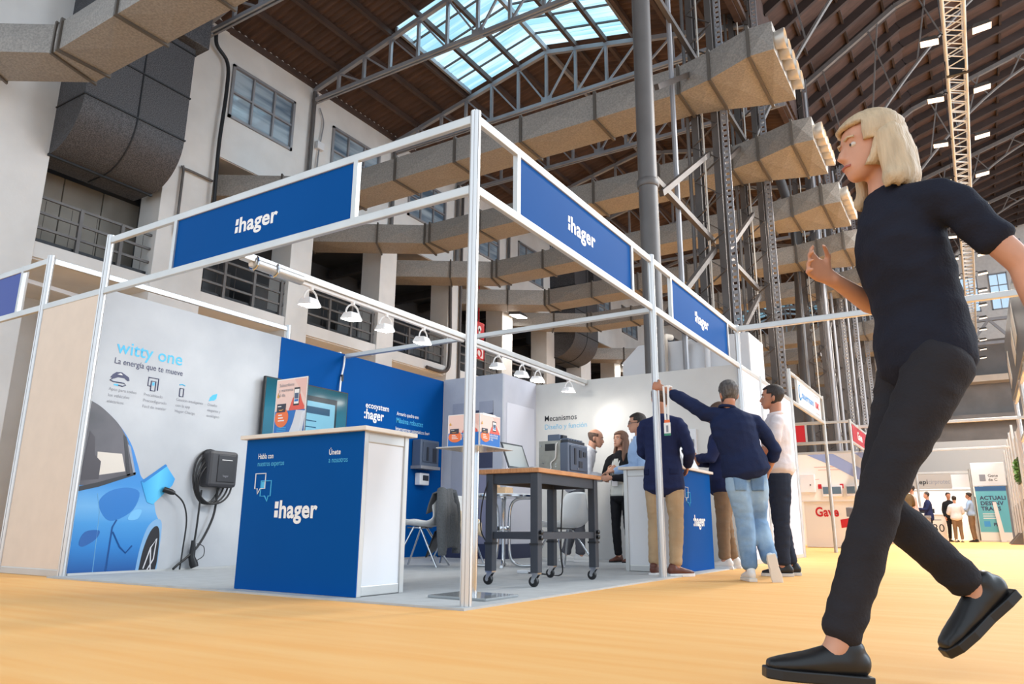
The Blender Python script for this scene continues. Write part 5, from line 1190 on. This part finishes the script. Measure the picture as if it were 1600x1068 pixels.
def person(label, J, O, near=True, seed=1, group=None):
    s, f, r = J['s'], J['f'], J['r']; up = V((0,0,1)); vox = .0075 if near else .022; cv = .011 if near else .026
    base = (J['anL']+J['anR'])/2; t = T('person', label, 'person', (base.x, base.y, 0), group)
    fem = O.get('slim', 1); tr_ = (J['neck']-J['pelvis']).normalized()
    tref = (J['shR']-J['shL']).normalized(); href = (J['hipR']-J['hipL']).normalized()
    # ---- body
    mb = MB()
    loft(mb, [(J['pelvis']-tr_*.05*s, .13*s, .09*s), (J['waist'], .11*s*fem, .08*s), (J['chest'], .135*s*fem, .095*s), (mix(J['chest'], J['neck'], .7), .13*s*fem, .07*s), (J['neck'], .06*s, .055*s)], tref)
    hf, hu = V(J['hf']).normalized(), V(J['hu']).normalized(); hr = hf.cross(hu).normalized(); hu = hr.cross(hf)
    hb = V(J['head']); hs = s*1.0
    def HP(x, y, z): return hb+(hr*x+hf*y+hu*z)*hs
    loft(mb, [(J['neck']-up*.02*s, .062*s, .06*s), (mix(J['neck'], HP(0, -.02, .03), .5), .052*s, .054*s), (HP(0, -.025, .06), .05*s, .052*s)], hr)
    n = 18; vs = []; fs = []
    for z, hw, yf, yb in HEADS:
        for k in range(n):
            a = 2*PI*k/n; cx, sy = math.cos(a), math.sin(a)
            cx = math.copysign(abs(cx)**.9, cx); sy = math.copysign(abs(sy)**.95, sy)
            vs.append(HP(hw*cx, (yf+yb)/2+(yf-yb)/2*sy, z))
    m_ = len(HEADS)
    for i in range(m_-1):
        for k in range(n): fs.append((i*n+k, i*n+(k+1) % n, (i+1)*n+(k+1) % n, (i+1)*n+k))
    fs += [tuple(range(n-1, -1, -1)), tuple((m_-1)*n+k for k in range(n))]
    mb.add(vs, fs)
    loft(mb, [(HP(0, .088, .118), .009*hs, .009*hs), (HP(0, .102, .095), .012*hs, .012*hs), (HP(0, .112, .078), .016*hs, .014*hs), (HP(0, .098, .070), .015*hs, .010*hs)], hr, 8)
    for sx in (-1, 1):
        loft(mb, [(HP(sx*.070, -.012, .065), .010*hs, .006*hs), (HP(sx*.077, -.016, .085), .016*hs, .007*hs), (HP(sx*.079, -.018, .105), .017*hs, .007*hs), (HP(sx*.074, -.016, .122), .010*hs, .006*hs)], hf, 8)
        loft(mb, [(HP(sx*.012, .086, .136), .008*hs, .008*hs), (HP(sx*.045, .078, .138), .009*hs, .009*hs)], hu, 8)
    loft(mb, [(HP(-.026, .092, .045), .006*hs, .006*hs), (HP(0, .101, .046), .007*hs, .008*hs), (HP(.026, .092, .045), .006*hs, .006*hs)], hu, 8)
    for S_ in 'LR':
        sh, el, wr = J['sh'+S_], J['el'+S_], J['wr'+S_]
        loft(mb, [(mix(sh, J['chest'], .3)-tr_*.02*s, .045*s, .045*s), (mix(sh, el, .1)-tr_*.015*s, .046*s, .046*s), (mix(sh, el, .5), .046*s*fem, .046*s*fem), (el, .038*s, .038*s), (mix(el, wr, .3), .040*s*fem, .040*s*fem), (mix(el, wr, .8), .028*s, .026*s), (wr, .026*s, .022*s)], tref, 12)
        d = J['hd'+S_] or (wr-el); side = 1 if S_ == 'R' else -1
        pn = J['pn'+S_] or (-r if S_ == 'R' else r)
        hand(mb, wr, d, pn, side if True else 1, J['cu'+S_], s)
        hp, kn, an = J['hip'+S_], J['kn'+S_], J['an'+S_]
        loft(mb, [(hp, .075*s, .075*s), (mix(hp, kn, .5), .066*s, .066*s), (kn, .05*s, .05*s), (mix(kn, an, .35), .048*s, .05*s), (an, .035*s, .035*s), (an-V(J['fu'+S_])*.03*s+V(J['ft'+S_])*.03*s, .033*s, .03*s)], href, 12)
    fuse(mb, 'body', vox, 3 if near else 2, m=O.get('skin', SKIN), parent=t)
    # ---- face
    if O.get('face'):
        for sx in (-1, 1):
            e = MB(); c = HP(sx*.032, .077, .112); 
            e.add([c+hr*(.0125*math.cos(a)*math.cos(b))*hs+hu*(.0095*math.sin(b))*hs+hf*(.0105*math.sin(a)*math.cos(b))*hs for b in [-PI/2+PI*i/6 for i in range(7)] for a in [2*PI*k/10 for k in range(10)]], [(i*10+k, i*10+(k+1) % 10, (i+1)*10+(k+1) % 10, (i+1)*10+k) for i in range(6) for k in range(10)])
            eo = e.build('eye', mat('eye_white', (206, 196, 188), .3), t, 1.5)
            ii = HP(sx*.032, .0878, .112); MB().add([ii+hr*(.0048*math.cos(a))*hs+hu*(.0048*math.sin(a))*hs for a in [2*PI*k/12 for k in range(12)]], [tuple(range(12))]).build('iris', mat('iris', (52, 38, 30), .3), eo, solid=.001)
            MB().tube([HP(sx*.016, .096, .134), HP(sx*.034, .092, .139), HP(sx*.05, .080, .134)], .0038*hs, 6).build('eyebrow', O['hairmat'], t)
        MB().tube([HP(-.024, .0955, .046), HP(-.01, .105, .048), HP(.01, .105, .048), HP(.024, .0955, .046)], .0045*hs, 6).build('lips', mat('lips', (168, 96, 86), .5), t, 1)
    # ---- hair
    def hair(zline, sc, name='hair', thick=.012, amp=.006, zmin=-.02):
        g = MB(); nz, na = 22, 40; pts = []
        for i in range(nz+1):
            z = .03+(.224-.03)*i/nz
            for k in range(na):
                a = 2*PI*k/na; hw, yf, yb = headsec(z); cx, sy = math.cos(a), math.sin(a)
                k_ = sc+(amp/.08)*noise.noise(V((cx*5, sy*5, z*60+seed)))
                x, y = hw*cx*k_, (yf+yb)/2+(yf-yb)/2*sy*k_
                pts.append(HP(x, y, z+.008*(z/.22)**2))
        fs_ = []
        for i in range(nz):
            for k in range(na):
                a = 2*PI*(k+.5)/na; z = .03+(.224-.03)*(i+.5)/nz
                fr_ = math.sin(a)            # +1 front
                if zline(fr_, abs(math.cos(a)), z): fs_.append((i*na+k, i*na+(k+1) % na, (i+1)*na+(k+1) % na, (i+1)*na+k))
        top = len(pts); pts.append(HP(0, -.012, .236))
        if zline(0, 0, .3):
            for k in range(na): fs_.append((nz*na+k, nz*na+(k+1) % na, top))
        g.add(pts, fs_); bm = bmesh.new(); 
        o = g.build(name, O['hairmat'], t, 2.5, solid=thick); return o
    st_ = O.get('hair', 'short')
    if st_ == 'short': hair(lambda fr_, sd, z: z > (.178 if fr_ > .45 else (.135 if fr_ > .05 else (.10 if fr_ > -.35 else .045))), 1.07)
    elif st_ == 'bald': hair(lambda fr_, sd, z: (z < .165 and z > (.13 if fr_ > -.1 else .05)) and fr_ < .35, 1.05)
    elif st_ == 'thin': hair(lambda fr_, sd, z: z > (.20 if fr_ > .3 else (.125 if fr_ > .05 else (.10 if fr_ > -.35 else .05))), 1.04, thick=.008)
    elif st_ in ('long', 'bob'):
        hair(lambda fr_, sd, z: z > (.172 if fr_ > .6 else (.11 if fr_ > .35 else .03)), 1.12, thick=.016)
        hm = MB(); ln = .30 if st_ == 'long' else .12
        for k in range(11):
            a = PI*(k/10)*1.25-PI*.125; x, y = -math.cos(a)*.078, -.02-math.sin(a)*.078
            loft(hm, [(HP(x*.9, y*.9, .15), .024*hs, .018*hs), (HP(x*1.08, y*1.05, .07), .026*hs, .02*hs), (HP(x*1.2, y*1.05+.004, -.02), .027*hs, .02*hs), (HP(x*1.35, y*1.1+.02, .05-ln*.75), .026*hs, .018*hs), (HP(x*1.3, y*1.1+.025, .05-ln), .012*hs, .008*hs)], hr, 8)
        fuse(hm, 'hair_lengths', .012, 3, .004, 30, seed, .3, O['hairmat'], t)
    # ---- trousers
    if O.get('legs'):
        mb = MB(); k_ = O.get('legw', 1.0); pl = (J['hipL']+J['hipR'])/2
        loft(mb, [(J['pelvis']+tr_*.09*s, .150*s*fem, .112*s), (J['pelvis'], .162*s*fem, .118*s), (pl, .160*s, .116*s), (pl-up*.045*s, .12*s, .10*s)], href)
        for S_ in 'LR':
            hp, kn, an = J['hip'+S_], J['kn'+S_], J['an'+S_]
            e = mix(kn, an, .93)
            loft(mb, [(hp+up*.0*s, .084*s, .094*s), (mix(hp, kn, .35), .088*s*k_, .094*s*k_), (mix(hp, kn, .75), .074*s*k_, .078*s*k_), (kn, .067*s*k_, .070*s*k_), (mix(kn, an, .35), .064*s*k_, .068*s*k_), (mix(kn, an, .7), .058*s*k_, .061*s*k_), (e, .056*s*k_, .062*s*k_)], href)
        fuse(mb, 'trousers', cv, 3, .005*s if near else .004, 9, seed+5, 1.9, O['legs'], t)
        if O.get('belt'): 
            mb = MB(); c = J['pelvis']+tr_*.085*s
            mb.tube([c+href*(.158*s*fem*math.cos(a))+href.cross(tr_)*(.12*s*math.sin(a)) for a in [2*PI*k/28 for k in range(28)]], .016*s, 8, True).build('belt', BLACK, t, 1)
    # ---- top
    if O.get('top'):
        mb = MB(); w_ = O.get('topw', 1.0); hem = J['pelvis']-tr_*O.get('hem', .06)*s
        loft(mb, [(hem, O.get('hemx', .196)*s*w_*fem, O.get('hemy', .148)*s*w_), (mix(hem, J['waist'], .5), (O.get('hemx', .196)*.55+.075)*s*w_*fem, (O.get('hemy', .148)*.6+.054)*s*w_), (J['waist'], .162*s*w_*fem, .122*s*w_), (J['chest'], .180*s*w_*fem, .130*s*w_), (mix(J['chest'], J['neck'], .5), .172*s*w_*fem, .112*s*w_), (mix(J['chest'], J['neck'], .82), .12*s*fem, .085*s), (J['neck']+tr_*.012*s, .068*s, .066*s)], tref, 18)
        for S_ in 'LR':
            sh, el, wr = J['sh'+S_], J['el'+S_], J['wr'+S_]; c = mix(J['chest'], J['neck'], .62); sl = O.get('sleeve', 'long')
            k_ = O.get('slw', 1.0)
            loft(mb, [(mix(J['chest'], J['neck'], .8), .07*s, .062*s), (mix(mix(J['chest'], J['neck'], .74), sh, .5), .068*s, .058*s), (mix(sh, el, .05)-tr_*.012*s, .06*s*k_, .06*s*k_)], f, 12)
            stt = [(mix(sh, c, .55)-tr_*.035*s, .06*s, .06*s), (mix(sh, el, .06)-tr_*.012*s, .062*s*k_, .064*s*k_), (mix(sh, el, .2), .063*s*k_, .064*s*k_), (mix(sh, el, .42), .060*s*k_, .062*s*k_)]
            if sl == 'short': stt += [(mix(sh, el, .7), .060*s*k_, .062*s*k_)]
            else: stt += [(mix(sh, el, .75), .056*s*k_, .058*s*k_), (el, .054*s*k_, .054*s*k_), (mix(el, wr, .4), .050*s*k_, .050*s*k_), (mix(el, wr, O.get('cuff', .92)), .040*s*k_, .040*s*k_)]
            loft(mb, stt, tref, 12)
        fuse(mb, O.get('topname', 'shirt'), cv, 4, (.0065 if near else .004)*s, O.get('wf', 9), seed, 1.3, O['top'], t)
        if O.get('collar'):
            c = J['neck']+tr_*.025*s
            MB().tube([c+tref*(.066*s*math.cos(a))+tref.cross(tr_)*(-.062*s*math.sin(a))-up*.012*math.sin(a) for a in [2*PI*k/20 for k in range(20)]], .014*s, 8, True).build('collar', O['collar'], t, 1)
    # ---- shoes
    for S_ in 'LR':
        an, ft, fu = J['an'+S_], V(J['ft'+S_]).normalized(), V(J['fu'+S_]).normalized(); sd = ft.cross(fu).normalized(); fu = sd.cross(ft)
        Q = lambda x, y, z: an+(sd*x+ft*y+fu*(z-.09))*s
        mb = MB()
        loft(mb, [(Q(0, -.07, .05), .030*s, .034*s), (Q(0, -.04, .058), .037*s, .045*s), (Q(0, .02, .055), .038*s, .044*s), (Q(0, .08, .045), .042*s, .032*s), (Q(0, .14, .037), .042*s, .024*s), (Q(0, .18, .032), .032*s, .017*s)], sd, 12)
        loft(mb, [(Q(0, -.03, .05), .038*s, .042*s), (Q(0, -.032, .10), .036*s, .04*s)], sd, 12)
        so = fuse(mb, 'shoe', .009 if near else .02, 3, m=O['shoe'], parent=t)
        out = [(-.034, -.085), (-.04, -.04), (-.037, .03), (-.046, .1), (-.042, .16), (-.02, .195), (.02, .195), (.042, .16), (.046, .1), (.037, .03), (.04, -.04), (.034, -.085)]
        MB().prism(out, lambda u, v, d: Q(u, v, d), .0, .028).build('sole', O.get('sole', INK), so, bevel=.004 if near else 0)
    return t
from mathutils.bvhtree import BVHTree
def patch(t, part, c, ray, right, w_, h_, m, name, off=.003, poly=None, nu=8, nv=8, back=.5):
    """a piece of cloth laid on a garment: the grid is dropped along ray onto the garment's surface"""
    src = [o for o in t.children if o.name.split('.')[0] == part][0].data
    bv = BVHTree.FromPolygons([v.co for v in src.vertices], [p.vertices[:] for p in src.polygons])
    ray = V(ray).normalized(); right = V(right).normalized(); up = V((0,0,1)); c = V(c); mb = MB()
    def fn(u, v):
        sx, sz = (u-.5)*w_, (v-.5)*h_
        if poly: sx *= poly(v)
        p = c+right*sx+up*sz; h = bv.ray_cast(p-ray*back, ray)[0]
        return (h or p)-ray*off
    return mb.grid(fn, nu, nv).build(name, m, t, 2, solid=.003)
def cloth(name, rgb, sc=120): return mat(name, rgb, .85, var=.10, scale=5, bump=.25, bscale=sc, spec=.2)
HAIRD = mat('dark_hair', (46, 36, 32), .6, var=.18, scale=60, stretch=(1, 1, .15), bump=.6, bscale=140); HAIRG = mat('grey_hair', (104, 100, 98), .6, rgb2=(60, 56, 54), scale=50, stretch=(1, 1, .2), bump=.6, bscale=140); HAIRB = mat('brown_hair', (108, 74, 54), .55, var=.2, scale=60, stretch=(1, 1, .15), bump=.6, bscale=120)
HAIRF = mat('fair_hair', (196, 172, 140), .55, var=.14, scale=60, stretch=(1, 1, .12), bump=.6, bscale=120); HAIRS = mat('short_brown_hair', (96, 72, 58), .6, var=.3, scale=60, bump=.5, bscale=140)
SKINT = mat('tanned_skin', (190, 130, 100), .5, var=.08, scale=12)
NAVY = cloth('navy_wool', (36, 44, 80)); NAVYK = cloth('navy_knit', (30, 40, 72), 90); TANC = cloth('tan_chino', (186, 158, 124)); OLIVE = cloth('khaki_chino', (136, 112, 88)); WSHIRT = cloth('white_shirt', (222, 222, 226)); GREYT = cloth('grey_trousers', (92, 92, 98)); BLKC = cloth('black_cloth', (30, 30, 34))
POLO = cloth('pale_polo', (226, 214, 212)); DJEAN = cloth('dark_denim', (44, 50, 64)); LBSHIRT = cloth('light_blue_shirt', (164, 190, 224))
JEAN = mat('washed_denim', (158, 186, 210), .85, rgb2=(106, 138, 174), scale=3.5, bump=.25, bscale=150, detail=5, spec=.2)
BROWNL = mat('brown_leather', (104, 58, 44), .45, var=.15, scale=20); WHITEL = mat('white_leather', (232, 230, 226), .5); BLACKL = mat('black_leather', (26, 26, 28), .4)
SOLEW = mat('rubber_sole', (226, 220, 210), .7)
# balding man leaning in
J = stand((-1.98, 5.25, 0), 25, 1.74); P = J['P']
J.update(pelvis=P(0, -.05, .94), waist=P(0, .02, 1.06), chest=P(0, .10, 1.24), neck=P(0, .19, 1.40), head=P(0, .23, 1.455), hf=J['f']+V((0,0,-.22)), shL=P(-.17, .14, 1.35), shR=P(.17, .14, 1.35), elL=P(-.22, .15, 1.07), elR=P(.22, .14, 1.07), wrL=P(-.08, .34, 1.04), wrR=P(.10, .34, 1.05), knL=P(-.1, -.04, .5), knR=P(.12, .03, .5), anL=P(-.1, -.16, .09), anR=P(.14, .04, .09), cuL=1.2, cuR=1.2)
person('balding man in a white shirt and grey trousers leaning towards the woman', J, dict(face=1, hair='bald', hairmat=HAIRS, top=WSHIRT, legs=GREYT, shoe=WHITEL, hem=.02, belt=1, collar=WSHIRT, slw=1.05), seed=3)
# woman
J = stand((-1.40, 5.35, 0), 258, 1.62); P = J['P']
J.update(hf=V((-.42, -.9, .08)), elR=P(.24, .06, 1.12), wrR=P(.06, .23, 1.18), elL=P(-.23, .03, 1.11), wrL=P(-.02, .26, 1.10), hdR=P(-.05, .2, 1.26)-P(.06, .23, 1.18), pnR=-J['f'], cuR=1.0, cuL=1.0)
wo = person('woman with long brown hair in a black blazer listening', J, dict(face=1, hair='long', hairmat=HAIRB, top=BLKC, topname='blazer', legs=BLKC, shoe=BROWNL, sole=BLACKL, slim=.9, hem=.10, legw=.9, topw=.95), seed=5)
P_ = P; mb = MB()
def shirtfront(u, v):
    z = 1.36-.40*v; hw = (.03+.07*min(1, v*1.6)) if v < .92 else .10
    return P_((u-.5)*2*hw, .132+.012*math.sin(u*PI)-.02*abs(v-.4)+.01*ns((u, v, 0), 6), z)
patch(wo, 'blazer', P(0, 0, 1.12), -J['f'], J['r'], .2, .46, cloth('pale_blouse', (206, 206, 198)), 'blouse', .006, lambda v: 1-.7*max(0, v-.35)/.65, 10, 18, .17)
bd = T('name_badge', 'white name badge hanging on the chest of the woman', 'badge', P(0, .15, 1.1))
MB().add([P(u, .16, z) for u, z in ((-.045, 1.0), (.045, 1.0), (.045, 1.12), (-.045, 1.12))], [(0, 1, 2, 3)]).build('card', INK, bd, solid=.004)
MB().add([P(u, .163, z) for u, z in ((-.045, 1.09), (.045, 1.09), (.045, 1.12), (-.045, 1.12))], [(0, 1, 2, 3)]).build('card_strip', ORANGE, bd, solid=.004)
for sx in (-1, 1): MB().tube([P(sx*.03, .158, 1.12), P(sx*.055, .13, 1.3), P(sx*.06, .05, 1.43)], .005, 5).build('strap', INK, bd)
# man with glasses behind the counter
J = stand((-.92, 4.78, 0), 205, 1.74); P = J['P']
J.update(elR=P(.25, .08, 1.13), wrR=P(.2, .3, 1.085), hdR=J['f']+V((0,0,-.15)), pnR=V((0,0,-1)), cuR=.5, hf=J['f']+V((0,0,-.05)))
gl = person('man with glasses in a light blue shirt behind the visitors counter', J, dict(face=1, hair='short', hairmat=HAIRD, top=LBSHIRT, legs=GREYT, shoe=BLACKL, sole=BLACKL, hem=.02, collar=LBSHIRT), seed=7)
hb_, hf_, hr_ = J['head'], J['hf'].normalized(), J['hf'].cross(V((0,0,1))).normalized(); s_ = J['s']
for sx in (-1, 1):
    c = hb_+(hr_*(sx*.034)+hf_*.108+V((0,0,.112)))*s_
    MB().tube([c+hr_*(.024*math.cos(a))+V((0,0,.018*math.sin(a))) for a in [2*PI*k/16 for k in range(16)]], .0025, 5, True).build('glasses', BLACK, gl)
    MB().tube([c+hr_*(sx*.022), hb_+(hr_*(sx*.08)+hf_*(-.01)+V((0,0,.112)))*s_], .0025, 5).build('glasses', BLACK, gl)
# navy blazer, back to the camera
J = stand((-.1, 3.34, 0), 92, 1.76); P = J['P']
J.update(elR=P(.25, .03, 1.12), wrR=P(.17, .22, 1.0), elL=P(-.22, .06, 1.13), wrL=P(-.1, .22, 1.05), hf=P(-.2, 1, 0)-P(0, 0, 0), ftR=P(.6, .8, 0)-P(0, 0, 0), anR=P(.1, -.06, .09))
nb = person('man in a navy blazer and tan trousers seen from behind the post', J, dict(hair='short', hairmat=HAIRS, top=NAVY, topname='blazer', legs=TANC, shoe=BROWNL, hem=.17, topw=1.0, slw=1.04, skin=SKINT), seed=9)
patch(nb, 'blazer', P(0, 0, .86), J['f'], J['r'], .008, .2, cloth('navy_seam', (18, 22, 44)), 'vent', .003, None, 2, 10)
for sx in (-1, 1): patch(nb, 'blazer', P(sx*.135, 0, .93), J['f'], J['r'], .07, .05, cloth('navy_flap', (30, 37, 70)), 'pocket_flap', .004)
# navy blazer man with crossed arms
J = stand((-.0, 4.95, 0), 190, 1.82); P = J['P']
J.update(elL=P(-.25, .08, 1.13), wrL=P(.02, .27, 1.15), elR=P(.25, .08, 1.12), wrR=P(-.03, .25, 1.10), cuL=.9, cuR=.9, anL=P(-.12, .02, .09), anR=P(.12, -.04, .09), hf=V((-.9, .2, 0)))
person('man in a navy blazer and khaki trousers with folded arms', J, dict(hair='short', hairmat=HAIRS, top=NAVY, topname='blazer', legs=OLIVE, shoe=WHITEL, hem=.14, topw=1.06, slw=1.08, collar=WSHIRT), seed=11)
# man leaning on the post
J = stand((.70, 3.15, 0), 120, 1.74); P = J['P']
J.update(pelvis=V((.72, 3.12, .95)), waist=V((.70, 3.10, 1.08)), chest=V((.66, 3.06, 1.27)), neck=V((.63, 3.04, 1.43)), head=V((.64, 3.05, 1.465)), hf=V((-.55, .83, .0)),
    shL=V((.45, 2.97, 1.41)), shR=V((.82, 3.18, 1.36)), elL=V((.24, 2.93, 1.56)), wrL=V((.075, 2.925, 1.665)), elR=V((.95, 3.28, 1.09)), wrR=V((.86, 3.36, .92)),
    hipL=V((.645, 3.07, .91)), hipR=V((.80, 3.17, .91)), knL=V((.69, 3.12, .51)), anL=V((.71, 3.10, .09)), knR=V((.76, 3.27, .50)), anR=V((.87, 3.16, .155)),
    ftL=V((-.5, .86, 0)), ftR=V((.12, .25, -1)), fuR=V((-.45, .85, .15)), hdL=V((-.75, .05, .25)), pnL=V((.1, 1, 0)), cuL=1.5)
lm = person('grey-haired man in a navy jumper and faded jeans leaning on the post', J, dict(hair='short', hairmat=HAIRG, top=NAVYK, topname='jumper', legs=JEAN, shoe=WHITEL, sole=SOLEW, hem=.05, topw=1.08, slw=1.05, cuff=.45, legw=1.16, skin=SKINT, collar=NAVYK), seed=13)
for sx in (-1, 1): patch(lm, 'trousers', V((.72, 3.12, .80))+V((.83, .55, 0))*(sx*.078), V((-.55, .83, 0)), V((.83, .55, 0)), .115, .13, mat('denim_pocket', (128, 158, 188), .85, rgb2=(96, 128, 164), scale=5, bump=.3, bscale=150, spec=.2), 'pocket', .004, lambda v: .8+.2*v)
ly = T('lanyard', 'white lanyard with a badge hanging from the wrist at the post', 'lanyard', (.12, 2.9, 1.25))
for dx in (-.022, .022):
    MB().add([(.13+dx-.009, 2.875, 1.67), (.13+dx+.009, 2.875, 1.67), (.13+dx*.6+.009, 2.87, 1.36), (.13+dx*.6-.009, 2.87, 1.36)], [(0, 1, 2, 3)]).build('strap', INK, ly, solid=.002)
MB().tube([(.13+.035*math.cos(a), 2.92+.05*math.sin(a), 1.665) for a in [2*PI*k/14 for k in range(14)]], .008, 5, True).build('loop', INK, ly)
MB().box((.105, 2.868, 1.33), (.155, 2.872, 1.36)).build('clip', ORANGE, ly); MB().box((.1, 2.867, 1.22), (.16, 2.871, 1.335)).build('card', INK, ly); MB().box((.1, 2.8665, 1.22), (.16, 2.8705, 1.24)).build('card_strip', mat('green_print', (60, 140, 110), .5), ly)
MB().box((.12, 2.8665, 1.25), (.14, 2.8705, 1.31)).build('print', GREYINK, ly)
# man in the pale polo shirt
J = stand((.80, 4.05, 0), 196, 1.80); P = J['P']
J.update(elL=P(-.24, .06, 1.12), wrL=P(.02, .25, 1.12), elR=P(.24, .06, 1.12), wrR=P(-.02, .24, 1.07), anL=P(-.08, .03, .09), anR=P(.1, -.05, .09), cuL=.9, cuR=.9, hf=V((-.97, -.1, .02)))
person('dark-haired man in a pale polo shirt and dark jeans', J, dict(face=1, hair='short', hairmat=HAIRD, top=POLO, topname='polo_shirt', sleeve='short', legs=DJEAN, shoe=BLACKL, sole=SOLEW, hem=.0, belt=1, topw=1.04, legw=1.04, skin=SKINT, collar=POLO), seed=15)
# passer-by close to the camera
J = stand((2.32, -.84, 0), 212, 1.80); P = J['P']
J.update(pelvis=P(0, 0, .93), chest=P(0, .03, 1.27), neck=P(0, .05, 1.44), head=P(0, .07, 1.515), hf=J['f']+V((0,0,-.1)),
    knL=P(-.08, .21, .53), anL=P(-.08, .38, .11), knR=P(.08, .15, .50), anR=P(.08, -.1, .25), ftR=J['f']*.8+V((0,0,-.62)), fuR=J['f']*.62+V((0,0,.8)), ftL=J['f']+V((0,0,.08)),
    elR=P(.23, -.02, 1.13), wrR=P(.13, .2, 1.22), elL=P(-.24, -.17, 1.14), wrL=P(-.24, -.22, .9), cuL=.7, cuR=.8)
person('fair-haired walker in a dark tunic and dark trousers close to the camera', J, dict(face=1, hair='bob', hairmat=HAIRF, top=mat('dark_tunic', (32, 34, 46), .85, var=.12, scale=5, bump=.25, bscale=120, spec=.2), topname='tunic', sleeve='short', legs=cloth('dark_trousers', (44, 42, 46)), shoe=BLACKL, sole=BLACKL, hem=.04, hemx=.18, hemy=.135, slim=.92, topw=.96, legw=.86, slw=.9), seed=17)
# far visitors
def far(label, loc, ang, h, O, seed, **kw):
    J = stand(loc, ang, h); P = J['P']
    for k, v in kw.items(): J[k] = P(*v)
    O.setdefault('shoe', BLACKL); O.setdefault('sole', BLACKL)
    return person(label, J, O, near=False, seed=seed, group='visitors far down the aisle')
far('man in an olive shirt with legs apart at the far bar counter', (.52, 22, 0), 120, 1.78, dict(hair='short', hairmat=HAIRD, top=cloth('olive_shirt', (108, 88, 62)), legs=BLKC, hem=.02, sleeve='long'), 21, anR=(.3, .0, .09), knR=(.19, .02, .5), anL=(-.12, .1, .09), elR=(.26, .06, 1.12), wrR=(.1, .25, 1.1))
far('visitor in blue jeans half hidden behind the olive shirt', (.66, 22.7, 0), 200, 1.74, dict(hair='short', hairmat=HAIRD, top=cloth('pink_shirt', (206, 176, 166)), legs=cloth('blue_denim', (62, 84, 122)), shoe=WHITEL, hem=.0), 22, elL=(-.24, .1, 1.1), wrL=(-.2, .32, 1.08))
far('man in a dark suit holding a folder in the aisle', (.78, 28, 0), 195, 1.76, dict(hair='short', hairmat=HAIRD, top=NAVY, topname='blazer', legs=BLKC, hem=.16, topw=1.05), 23, elL=(-.25, .1, 1.12), wrL=(-.12, .36, 1.16), elR=(.25, .1, 1.12), wrR=(.1, .36, 1.14))
tag(MB().add([(.22, 27.7, 1.1), (.5, 27.75, 1.12), (.46, 27.82, 1.3), (.2, 27.78, 1.27), (.22, 27.72, 1.09), (.5, 27.77, 1.11), (.46, 27.84, 1.29), (.2, 27.8, 1.26)], [(0,1,2,3),(7,6,5,4),(0,4,5,1),(1,5,6,2),(2,6,7,3),(3,7,4,0)]).build('folder', mat('folder_brown', (116, 84, 70), .6)), 'brown folder held by the man in the dark suit', 'folder')
far('man in a black jacket turning to the far counter', (1.42, 29.2, 0), 300, 1.78, dict(hair='short', hairmat=HAIRD, top=BLKC, topname='jacket', legs=BLKC, hem=.14, skin=SKINT), 24)
far('person in a white shirt and tan trousers seen from behind at the far stand', (1.62, 28.4, 0), 100, 1.62, dict(hair='short', hairmat=HAIRD, top=WSHIRT, legs=OLIVE, shoe=WHITEL, hem=.06, topw=1.12, slw=1.1), 25, elL=(-.27, .05, 1.1), wrL=(-.2, .25, 1.05), elR=(.27, .05, 1.1), wrR=(.2, .25, 1.05))
far('man in a pale blue shirt with folded arms at the far stand', (2.08, 29, 0), 170, 1.76, dict(hair='short', hairmat=HAIRD, top=LBSHIRT, legs=OLIVE, hem=.0), 26, elL=(-.25, .08, 1.13), wrL=(.02, .26, 1.15), elR=(.25, .08, 1.12), wrR=(-.03, .25, 1.1))
strip_flags()
